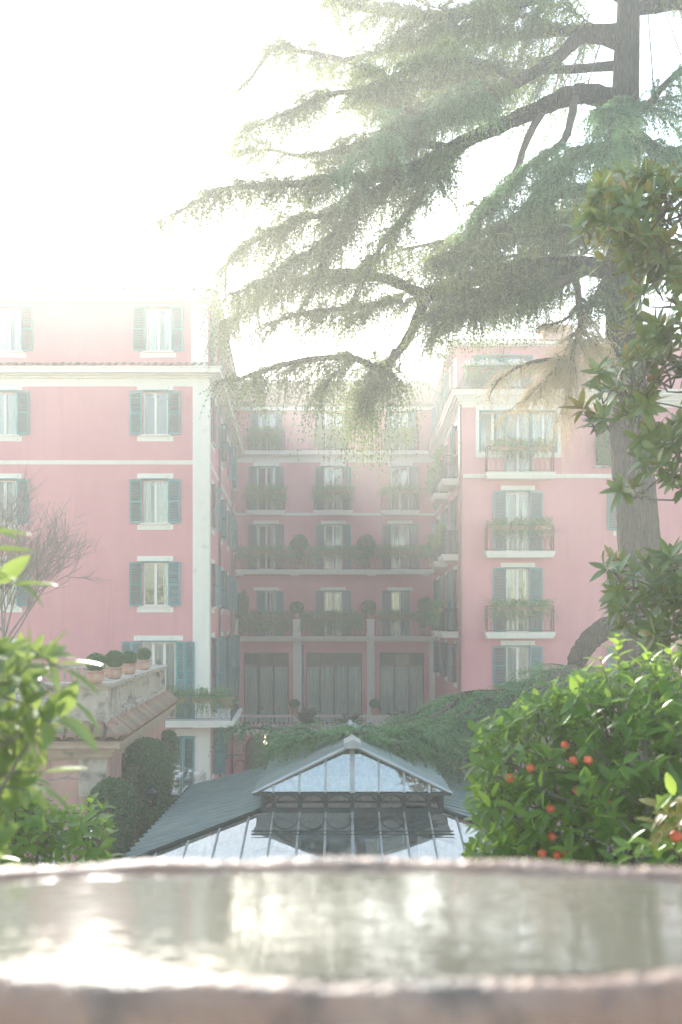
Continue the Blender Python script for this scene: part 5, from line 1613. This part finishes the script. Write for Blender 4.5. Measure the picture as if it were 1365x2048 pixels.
# support cables
for i, (a, b, lab) in enumerate((((1184, 60, 27.6), (1115, 195, 27.5), 'thin support cable slanting to the hump of the long limb, left of its twin'), ((1208, 62, 27.7), (1172, 182, 27.7), 'thin support cable dropping to the hump of the long limb, right of its twin'),
                                 ((1296, 22, 28), (1309, 190, 26.6), 'thin steel cable hanging right of the trunk'), ((1330, 20, 28), (1362, 110, 26), 'thin steel cable slanting at the top right edge'),
                                 ((1092, 225, 27.4), (1045, 300, 27.2), 'thin cable running on below the long limb'))):
    mb = MB(); mb.bar(P(*a), P(*b), .018, 5); tag(mb.build('support_cable', 'iron'), lab, 'cable', 'support cables of the cedar')

# ================================================================ BROAD-LEAVED PLANTS NEAR THE CAMERA
def leaf_mesh(key, L, wr, fold, curl, mat):
    """one leaf along +y from its stalk, folded on the midrib, curling down"""
    mb = MB()
    ts = (0, .18, .42, .68, .88, 1)
    ws = (.02, .72, 1.0, .78, .38, 0)
    rows = []
    for t, w in zip(ts, ws):
        y = L * t; z = -curl * L * t * t
        hw = L * wr * .5 * w
        rows.append(((-hw, y, z + fold * hw), (0, y, z), (hw, y, z + fold * hw)))
    base = 0
    for r_ in rows: mb.v += list(r_)
    for i in range(len(rows) - 1):
        a = i * 3; b = a + 3
        if i == len(rows) - 2:
            mb.f += [(a, a + 1, b + 1), (a + 1, a + 2, b + 1)]
        else:
            mb.f += [(a, a + 1, b + 1, b), (a + 1, a + 2, b + 2, b + 1)]
        mb.mi += [0, 0]; mb.smooth += [True, True]
    return mb.mesh(key, mat)

def place_leaves(root, spots, variants, biggest=300, name='leaf', joined='leaves'):
    """spots: list of (world point, direction, normal, scale). The ones that show largest are objects, the rest one joined part."""
    rl = Vector(root.location)
    order = sorted(range(len(spots)), key=lambda i: spots[i][0].y / spots[i][3] + (0 if spots[i][4] else 1000))
    first = set(order[:biggest])
    V, Fq = {}, {}
    for i, (p, d, nrm, sc, vis, var) in enumerate(spots):
        y = d.normalized(); x = y.cross(nrm)
        if x.length < 1e-4: x = y.orthogonal()
        x.normalize(); z = x.cross(y)
        m = Matrix((x, y, z)).transposed().to_4x4()
        m = Matrix.Translation(p - rl) @ m @ Matrix.Scale(sc, 4)
        me = variants[var]
        if i in first:
            o = bpy.data.objects.new(name, me); C.objects.link(o); o.parent = root; o.matrix_local = m
        else:
            k = me.materials[0].name
            vv = V.setdefault(k, []); ff = Fq.setdefault(k, [])
            b = len(vv)
            vv += [tuple(m @ v.co) for v in me.vertices]
            for pl in me.polygons: ff.append(tuple(b + q for q in pl.vertices))
    for k in V:
        me = bpy.data.meshes.new(joined); me.from_pydata(V[k], [], Fq[k]); me.materials.append(bpy.data.materials[k])
        me.polygons.foreach_set('use_smooth', [True] * len(me.polygons)); me.update()
        o = put(joined, me, root); o['kind'] = 'stuff'

def inside(poly, x, y):
    c = False; j = len(poly) - 1
    for i in range(len(poly)):
        xi, yi = poly[i]; xj, yj = poly[j]
        if (yi > y) != (yj > y) and x < (xj - xi) * (y - yi) / (yj - yi) + xi: c = not c
        j = i
    return c
UP = Vector((0, 0, 1))

def shoot_leaves(p, d, L, n, g, size, var, tip_young=None, vis=True, droopy=.3):
    """leaves spiralling along a shoot"""
    out = []
    d = d.normalized()
    s = d.orthogonal().normalized()
    for k in range(n):
        t = (k + .7) / n
        q = p + d * L * t
        a = k * 2.4 + g.uniform(-.4, .4)
        r_ = Matrix.Rotation(a, 3, d) @ s
        ld = (r_ + d * g.uniform(.35, .95) + Vector((0, 0, -droopy * g.random()))).normalized()
        nn = (d * .7 + UP * .8 - ld * .4).normalized()
        v = var[g.randrange(len(var))]
        if tip_young and t > .75: v = tip_young[g.randrange(len(tip_young))]
        out.append((q, ld, nn, size * g.uniform(.65, 1.15), vis, v))
    return out

OL = [leaf_mesh('leaf', .105, w, f, c, 'orange_leaf') for w, f, c in ((.44, .35, .12), (.48, .2, .25), (.4, .5, .05), (.46, .3, -.08))] + [leaf_mesh('leaf', .1, w, f, c, 'young_leaf') for w, f, c in ((.42, .4, .1), (.46, .3, .2))] + [leaf_mesh('leaf', .1, .44, .3, .2, 'yellow_leaf')]
def fruit_mesh(r):
    mb = MB(); mb.lathe([(r * .15, -r * .96), (r * .6, -r * .8), (r * .93, -r * .36), (r, 0), (r * .9, r * .42), (r * .58, r * .78), (r * .15, r * .93)], 14); return mb.mesh('orange_fruit', 'fruit')
# big orange bush on the right
OB = empty('orange_bush', (2.0, 5.35, MID), 'dense glossy orange bush with red-orange fruit in the right foreground', 'orange bush')
g = random.Random(44)
outline = [(955, 1760), (965, 1690), (985, 1640), (975, 1560), (972, 1500), (985, 1475), (1010, 1450), (1060, 1435), (1100, 1420), (1130, 1390), (1180, 1372), (1230, 1358), (1300, 1340), (1400, 1325), (1520, 1335), (1560, 1800), (960, 1800)]
spots = []; wood = MB(); ct = P(1240, 1780, 5.35)
tries = 0; shoots = 0
while shoots < 900 and tries < 12000:
    tries += 1
    x, y = g.uniform(950, 1560), g.uniform(1285, 1800)
    if not inside(outline, x, y): continue
    # rounded mass: nearer in the middle, farther at the rim
    ex = (x - 1250) / 310; ey = (y - 1620) / 340
    bulge = math.sqrt(max(0, 1 - ex * ex * .8 - ey * ey * .8))
    layer = g.random()
    d_ = 5.5 - .75 * bulge * (1 - layer * .8) + layer * .35
    if shoots > 620: d_ = 5.55 + g.uniform(0, .35); layer = 1
    p = P(x, y, d_)
    out = (p - Vector((2.0, 5.8, EYE - 1.1))); out.normalize()
    dr = (out * .8 + UP * g.uniform(.1, .8) + Vector((g.gauss(0, .35), g.gauss(0, .35), g.gauss(0, .2)))).normalized()
    L = g.uniform(.07, .15)
    n = g.randrange(5, 9)
    spots += shoot_leaves(p, dr, L, n, g, 1.0, (0, 0, 1, 2, 3), (4, 5) if (y < 1480 and g.random() < .5) else None, layer < .55, .5)
    wood.bar(p - dr * .2, p + dr * L, .004, 4, .002, caps=False)
    shoots += 1
for x, y, L, n in ((1238, 1345, .19, 13), (1215, 1360, .12, 8), (1150, 1395, .1, 7), (1282, 1345, .1, 7), (1050, 1445, .09, 7), (1000, 1490, .08, 7), (1345, 1335, .1, 7)):
    p = P(x, y, 5.1); dr = Vector((g.gauss(0, .15), -.1, 1)).normalized()
    spots += shoot_leaves(p, dr, L, n, g, .92, (4, 5, 5), None, True, .1); wood.bar(p - dr * .3, p + dr * L, .005, 5, .002, caps=False)
place_leaves(OB, spots, OL)
for q in range(9):
    a = g.uniform(0, 6.28); e = P(g.uniform(1020, 1420), g.uniform(1420, 1650), g.uniform(5.1, 5.6)); b0 = Vector((2.0, 5.35, MID))
    wood.tube([b0, b0 + Vector((0, 0, 1.6)), b0.lerp(e, .65) + Vector((0, 0, .35)), e], [.05, .04, .02, .008], 6)
o = wood.build('twigs', 'greybark', OB, -Vector((2.0, 5.35, MID))); o['kind'] = 'stuff'
fm = fruit_mesh(.0235)
for x, y in ((1148, 1521), (1177, 1520), (1131, 1491), (1062, 1536), (1020, 1556), (1156, 1581), (1102, 1618), (1217, 1610), (1085, 1707), (1116, 1711), (1134, 1704), (1104, 1673)):
    ex = (x - 1250) / 310; ey = (y - 1620) / 340
    dd = 5.5 - .75 * math.sqrt(max(0, 1 - ex * ex * .8 - ey * ey * .8)) + g.uniform(.0, .13)
    put('orange_fruit', fm, OB, P(x, y, dd) - Vector((2.0, 5.35, MID)), (g.random(), g.random(), g.random()), (1, 1, g.uniform(.9, 1.0)))
# yellowing shrub in the corner and small shoots below it
YB_ = empty('yellowing_shrub', (1.45, 3.9, TOP), 'yellow-brown leaved shrub at the lower right edge of the picture', 'shrub')
sp2 = []; w2 = MB()
for x, y, L, n, v in ((1350, 1668, .12, 8, (6,)), (1372, 1640, .12, 8, (6, 6, 0)), (1330, 1690, .1, 7, (6, 6, 1)), (1368, 1610, .1, 6, (6, 4)), (1385, 1700, .14, 9, (6, 6, 0)), (1362, 1720, .1, 7, (0, 4, 5)), (1318, 1722, .09, 7, (0, 4)), (1275, 1722, .08, 6, (0, 1)), (1400, 1660, .14, 9, (6, 0))):
    p = P(x, y, 3.9); dr = Vector((-.55 + g.gauss(0, .3), -.2 + g.gauss(0, .2), .35 + g.gauss(0, .3))).normalized()
    sp2 += shoot_leaves(p, dr, L, n, g, .95, v, None, True, .4); w2.tube([(1.45, 3.9, TOP), p.lerp(Vector((1.45, 3.9, TOP)), .4) + Vector((.06, 0, .1)), p], [.012, .008, .004], 5)
place_leaves(YB_, sp2, OL)
w2.build('twigs', 'greybark', YB_, -Vector((1.45, 3.9, TOP)))
fo = put('orange_fruit', fm, YB_, P(1352, 1672, 3.84) - Vector((1.45, 3.9, TOP)))

# blurred shrub at the left edge
LV = [leaf_mesh('leaf', .105, w, f, c, 'left_leaf') for w, f, c in ((.4, .25, .25), (.44, .35, .1), (.36, .2, .35), (.42, .4, -.05))]
LS = empty('lemon_shrub', (-1.05, 2.45, TOP), 'out of focus bright green lemon shrub at the left edge', 'shrub')
spots = []; wood = MB(); g = random.Random(9)
outl = [(-160, 1030), (20, 1040), (45, 1075), (40, 1120), (75, 1150), (95, 1200), (80, 1260), (130, 1300), (150, 1345), (120, 1400), (160, 1440), (130, 1500), (110, 1560), (60, 1640), (30, 1760), (-160, 1760)]
sh = 0
while sh < 125:
    x, y = g.uniform(-160, 170), g.uniform(1030, 1760)
    if not inside(outl, x, y): continue
    edge_ = x > 40
    if y < 1300 and x > -40 and g.random() < .8: continue
    p = P(x - 75, y, g.uniform(2.2, 2.75))
    dr = Vector((.75 + g.gauss(0, .35), -.15 + g.gauss(0, .3), g.gauss(.15, .4))).normalized()
    spots += shoot_leaves(p, dr, g.uniform(.04, .09), g.randrange(4, 7), g, g.uniform(.75, 1.1), (0, 1, 2, 3), None, True, .5)
    b0 = Vector((-1.05, 2.45, TOP))
    wood.bar(p - dr * .16, p + dr * .04, .003, 4, .0015, caps=False)
    if sh % 6 == 0: wood.tube([b0, b0.lerp(p, .5) + Vector((-.08, 0, .15)), p], [.014, .009, .003], 5)
    sh += 1
for x, y, dx, dz in ((8, 1066, 1, .05), (18, 1098, 1, -.1), (50, 1152, .9, -.35), (60, 1172, .9, .1), (150, 1330, 1, .1), (160, 1338, .9, -.5), (175, 1400, .9, -.5), (120, 1420, .8, -.2), (120, 1545, 1, .05), (95, 1570, 1, -.3)):
    spots.append((P(x - 35, y, 2.35), Vector((dx, -.1, dz)), UP, 1.05, True, g.randrange(4)))
    wood.bar(P(x - 35, y, 2.35), P(x - 35, y, 2.35) - Vector((dx, 0, dz - .05)).normalized() * .1, .002, 4, caps=False)
place_leaves(LS, spots, LV)
o = wood.build('twigs', 'greybark', LS, -Vector((-1.05, 2.45, TOP))); o['kind'] = 'stuff'

# citrus low at the left, in front of the pavilion
CL = empty('citrus_shrub', (-2.05, 6.2, MID), 'low dark citrus shrub at the lower left with one red orange', 'shrub')
spots = []; wood = MB(); g = random.Random(10)
outl = [(-100, 1560), (40, 1560), (90, 1600), (100, 1650), (125, 1640), (160, 1625), (180, 1602), (200, 1640), (212, 1690), (205, 1790), (-100, 1790)]
sh = 0
while sh < 170:
    x, y = g.uniform(-100, 215), g.uniform(1555, 1790)
    if not inside(outl, x, y): continue
    p = P(x, y, g.uniform(5.7, 6.5)); dr = Vector((g.gauss(0, .5), -.3 + g.gauss(0, .3), .5 + g.gauss(0, .3))).normalized()
    spots += shoot_leaves(p, dr, g.uniform(.08, .16), g.randrange(5, 8), g, 1.05, (0, 0, 1, 2, 3), None, g.random() < .7, .4)
    wood.bar(p - dr * .22, p + dr * .1, .004, 4, .002, caps=False)
    if sh % 8 == 0: wood.tube([(-2.05, 6.2, MID), Vector((-2.05, 6.2, MID)).lerp(p, .6) + Vector((0, 0, .3)), p], [.03, .016, .005], 5)
    sh += 1
p = P(178, 1650, 6.0); spots += shoot_leaves(p, Vector((.1, 0, 1)), .17, 10, g, 1.0, (1, 4, 5), None, True, .1); wood.bar(p - Vector((0, 0, .3)), p + Vector((0, 0, .17)), .005, 4, caps=False)
place_leaves(CL, spots, OL)
o = wood.build('twigs', 'greybark', CL, Vector((2.05, -6.2, -MID))); o['kind'] = 'stuff'
put('orange_fruit', fm, CL, P(13, 1706, 5.6) - Vector((-2.05, 6.2, MID)))

# magnolia on the right
ML = [leaf_mesh('leaf', .17, w, f, c, 'magnolia_leaf') for w, f, c in ((.34, .25, .1), (.37, .15, .22), (.32, .35, -.05), (.36, .2, .3))]
MG0 = Vector((3.75, 8.2, MID))
MG = empty('magnolia_tree', MG0, 'glossy magnolia with rust-backed leaves along the right edge, nearer than the cedar trunk', 'tree')
spots = []; wood = MB(); g = random.Random(12)
def rosette(x, y, d, n=9, sz=1.0, aim=None):
    p = P(x, y, d)
    dr = aim or Vector((-.35 + g.gauss(0, .4), -.45 + g.gauss(0, .3), .45 + g.gauss(0, .4)))
    dr.normalize()
    s = dr.orthogonal().normalized()
    for k in range(n):
        a = k * 2.4 + g.uniform(-.3, .3)
        r_ = Matrix.Rotation(a, 3, dr) @ s
        el = .25 + .75 * k / n
        ld = (r_ * (1.15 - el * .75) + dr * (el - .15) + Vector((0, 0, -.12))).normalized()
        spots.append((p + dr * (.05 * k / n), ld, (dr - ld * dr.dot(ld) * .8 + UP * .15).normalized(), sz * g.uniform(.75, 1.15), d < 8.3, g.randrange(4)))
    wood.tube([p, p - dr * .1], [.006, .008], 5, True, False)
    return p - dr * .1
regs = [([(1165, 400), (1200, 370), (1260, 345), (1330, 335), (1450, 320), (1450, 570), (1280, 575), (1225, 550), (1190, 505), (1160, 480)], 118),
        ([(1275, 600), (1330, 575), (1450, 570), (1450, 760), (1330, 760), (1280, 730), (1255, 690), (1262, 640)], 47),
        ([(1160, 800), (1185, 755), (1230, 720), (1300, 700), (1330, 740), (1320, 800), (1250, 850), (1195, 862), (1165, 845)], 23),
        ([(1250, 850), (1320, 760), (1450, 740), (1450, 950), (1330, 900), (1300, 890), (1255, 880)], 27),
        ([(1245, 990), (1265, 935), (1310, 905), (1365, 900), (1450, 920), (1450, 1000), (1330, 985), (1285, 1010)], 17),
        ([(1215, 1120), (1240, 1100), (1300, 1120), (1330, 1110), (1450, 1100), (1450, 1290), (1330, 1300), (1250, 1270), (1225, 1200)], 74)]
limbs_m = [[(1400, 1500), (1440, 1250), (1460, 1000), (1470, 700), (1460, 420)]]
mtr = [MG0, MG0 + Vector((.02, 0, 2.2)), P(1475, 1200, 8.2), P(1480, 900, 8.3), P(1470, 600, 8.2), P(1440, 400, 8.1)]
mb = MB(); mb.tube([p - MG0 for p in smooth_path(mtr, 4)], [.17 - .13 * i / 20 for i in range(21)], 12); mb.build('trunk', 'greybark', MG)
for poly, n in regs:
    xs = [q[0] for q in poly]; ys = [q[1] for q in poly]; k = 0; qs = []
    while k < n:
        x, y = g.uniform(min(xs), max(xs)), g.uniform(min(ys), max(ys))
        if not inside(poly, x, y): continue
        q = rosette(x, y, g.uniform(7.6, 8.8), g.randrange(7, 11), g.uniform(.85, 1.1)); k += 1
        qs.append(q)
    # twigs: every rosette hangs on the nearest one closer to the stem
    cy_ = sum(ys) / len(ys)
    h = P(1472, cy_ + 40, 8.22)
    qs.sort(key=lambda v: (v - h).length)
    done = [h]
    for q in qs:
        n_ = min(done, key=lambda v: (v - q).length + .25 * (v - h).length)
        rr_ = .006 + .01 * max(0, 1 - (q - h).length / 1.2)
        m_ = n_.lerp(q, .5) + Vector((0, 0, -.03 * (q - n_).length))
        wood.tube([n_, m_, q], [rr_, rr_ * .8, .005], 5, True, False)
        done.append(q)
place_leaves(MG, spots, ML)
o = wood.build('twigs', 'greybark', MG, -MG0); o['kind'] = 'stuff'

# leafless tree in front of the left wing
BT0 = P(10, 1700, 15); BT0.z = 0
BTR = empty('bare_tree', BT0, 'leafless budding tree with fine curved twigs in front of the left wing', 'tree')
g = random.Random(77); wood = MB(); fine = MB(); buds = []
def grow(p, d, L, r, lv):
    n = 5; pts = [p]; q = p.copy(); dd = d.copy()
    for k in range(n):
        dd = (dd + Vector((g.gauss(0, .1), g.gauss(0, .1), .07 if lv > 1 else .02))).normalized()
        q = q + dd * L / n; pts.append(q.copy())
    rr = [r * (1 - .55 * k / n) for k in range(n + 1)]
    (wood if lv < 2 else fine).tube([v - BT0 for v in pts], rr, 8 if lv < 2 else 4, True, False)
    if lv >= 3:
        buds.append(pts[-1]);
        if g.random() < .6: buds.append(pts[3])
    if lv < 4:
        for k in range((5, 7, 5, 4)[lv]):
            t = g.uniform(.35, 1.0); i = min(n - 1, int(t * n)); b = pts[i].lerp(pts[i + 1], t * n - i)
            a = g.uniform(0, 6.28); s = dd.orthogonal().normalized(); s = Matrix.Rotation(a, 3, dd) @ s
            nd = (dd * .75 + s * g.uniform(.5, .95) + Vector((.12, 0, .1))).normalized()
            grow(b, nd, L * g.uniform(.5, .75), max(.0035, r * .52), lv + 1)
trunk_top = P(0, 1300, 15)
wood.tube([Vector((0, 0, 0)), (trunk_top - BT0) * .5 + Vector((.1, 0, 0)), trunk_top - BT0], [.11, .07, .045], 10)
for k in range(8):
    a = R(20 + k * 20) + g.uniform(-.1, .1)
    grow(trunk_top + Vector((.05, 0, .35 * k / 8)), Vector((math.cos(a) * .8, g.uniform(-.5, .5), .5 + abs(math.sin(a)) * .8)).normalized(), g.uniform(1.15, 1.5), .017, 1)
for x, y, dx, dz in ((30, 1440, .8, .5), (60, 1490, 1, .2), (70, 1560, 1, -.1)):
    grow(P(x, y, 15), Vector((dx, 0, dz)).normalized(), .55, .012, 3)
wood.build('trunk', 'palebark', BTR); o = fine.build('twigs', 'palebark', BTR); o['kind'] = 'stuff'
bp_ = np.array([list(b - BT0) for b in buds])
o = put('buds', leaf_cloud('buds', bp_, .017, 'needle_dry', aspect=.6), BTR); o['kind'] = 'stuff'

# ================================================================ FOUNTAIN BASIN
FB = Vector((.0, .915, EYE - .26))
fo = empty('fountain_basin', (FB.x, FB.y, TOP), 'wet stone fountain basin brimming with rippled water in the foreground', 'fountain')
ax, by_ = .565, .215     # outer half axes of the rim
g = np.random.default_rng(3)
prof = [(.30, -1.09), (.32, -1.0), (.24, -.9), (.22, -.55), (.34, -.32), (.72, -.17), (.93, -.1), (1.0, -.06), (1.015, -.035), (1.0, -.012), (.975, -.001), (.93, .002), (.885, -.004), (.865, -.018), (.86, -.04), (.8, -.1), (.5, -.14), (.01, -.15)]
n = 160; V = []; Fq = []
for (r_, z) in prof:
    for k in range(n):
        a = 2 * math.pi * k / n
        rr = r_ * (1 + .006 * math.sin(9 * a + 1) + .004 * math.sin(23 * a) + .003 * math.sin(41 * a + 2))
        # the rim keeps an even width all round
        X, Y = (ax * rr * math.cos(a), by_ * rr * math.sin(a)) if r_ < .8 else ((ax - (1 - rr) * .36) * math.cos(a), (by_ - (1 - rr) * .36) * math.sin(a))
        V.append((X, Y, FB.z - TOP + z + .0015 * math.sin(17 * a) * (r_ > .85)))
for i in range(len(prof) - 1):
    for k in range(n): Fq.append((i * n + k, i * n + (k + 1) % n, (i + 1) * n + (k + 1) % n, (i + 1) * n + k))
M['wetstone'] = pmat('wet_red_brown_stone', (.38, .2, .135), (.5, .32, .235), 9, .45, .9, 70, (1, 1, 1), .6, speck=((.10, .085, .07), 14, .5, .7))
put('bowl', np_mesh('bowl', np.array(V), np.array(Fq), 'wetstone', True), fo)
# water
m_, t_, b_ = _new('rippled_water')
b_.inputs['Base Color'].default_value = (.2, .175, .13, 1)
b_.inputs['Roughness'].default_value = .04
b_.inputs['IOR'].default_value = 2.1
b_.inputs['Specular IOR Level'].default_value = .8
M['water'] = m_
nr, V, Fq = 40, [], []
wx, wy = ax - (1 - .862) * .36, by_ - (1 - .862) * .36
g = np.random.default_rng(4)
waves = [(g.uniform(-1, 1) * .6, g.uniform(.5, 1), g.uniform(90, 620), g.uniform(0, 6)) for _ in range(22)]
NX, NY = 300, 190
for j in range(NY + 1):
    for i in range(NX + 1):
        u, v = 2 * i / NX - 1, 2 * j / NY - 1
        xx, yy = u * math.sqrt(1 - v * v / 2) * wx, v * math.sqrt(1 - u * u / 2) * wy
        h = sum(math.sin((cx_ * xx + cy_ * yy) * f_ / math.hypot(cx_, cy_) + p_) * .0045 / f_ for cx_, cy_, f_, p_ in waves)
        V.append((FB.x + xx, FB.y + yy, FB.z - .006 + h))
W1 = NX + 1
Fq = [(j * W1 + i, j * W1 + i + 1, (j + 1) * W1 + i + 1, (j + 1) * W1 + i) for j in range(NY) for i in range(NX)]
tag(put('water', np_mesh('water', np.array(V), np.array(Fq), 'water', True)), kind='structure')
# droplets standing on the wet rim
dm, t_, b_ = _new('water_droplet'); b_.inputs['Base Color'].default_value = (.5, .5, .5, 1); b_.inputs['Roughness'].default_value = .05; b_.inputs['Metallic'].default_value = 0; b_.inputs['Specular IOR Level'].default_value = 1.0; b_.inputs['IOR'].default_value = 1.5
M['drop'] = dm
mb = MB(); rr = random.Random(8)
for k in range(44):
    a = rr.uniform(2.2, 3.6) if k % 3 == 0 else (rr.uniform(1.35, 2.6) if k % 3 == 1 else rr.uniform(3.6, 5.6))
    kk = rr.uniform(.9, 1.0)
    X, Y = (ax - (1 - kk) * .36) * math.cos(a), (by_ - (1 - kk) * .36) * math.sin(a)
    s = rr.uniform(.0014, .0032)
    mb.lathe([(s * .99, -.0005), (s, s * .2), (s * .7, s * .62), (s * .2, s * .8)], 8, (FB.x + X, FB.y + Y, FB.z + .001))
o = mb.build('water_droplets', 'drop'); tag(o, 'beads of water on the basin rim', 'water drops', None, 'stuff')

# the wooded garden slope behind the camera (seen in window panes and water)
g = np.random.default_rng(6)
n = 14000
cl = np.stack([g.uniform(-45, 45, 60), g.uniform(-38, -24, 60), g.uniform(6, 11, 60)], 1)
ci = g.integers(0, 60, n)
pos = cl[ci] + unit(g.normal(size=(n, 3))) * g.uniform(1.2, 3.6, (n, 1)) * np.array([1.3, 1, 1.2])
o = put('garden_wood', leaf_cloud('garden_wood', pos, .75, 'plant_leaf', g, aspect=.6)); tag(o, kind='stuff')

# ================================================================ HAZE, added to stand in for glare inside the lens
hm = bpy.data.materials.new('glare_veil_haze'); hm.use_nodes = True
t = hm.node_tree; t.nodes.remove(t.nodes['Principled BSDF'])
pv = t.nodes.new('ShaderNodeVolumePrincipled')
pv.inputs['Color'].default_value = (.99, .968, .88, 1)
pv.inputs['Density'].default_value = HAZE_DENSITY
pv.inputs['Anisotropy'].default_value = HAZE_G
t.links.new(pv.outputs[0], t.nodes['Material Output'].inputs['Volume'])
mb = MB(); mb.box(-135, 135, -115, 155, -1.0, EYE + 26)
hz = mb.build('glare_haze', hm); hz['kind'] = 'stuff'
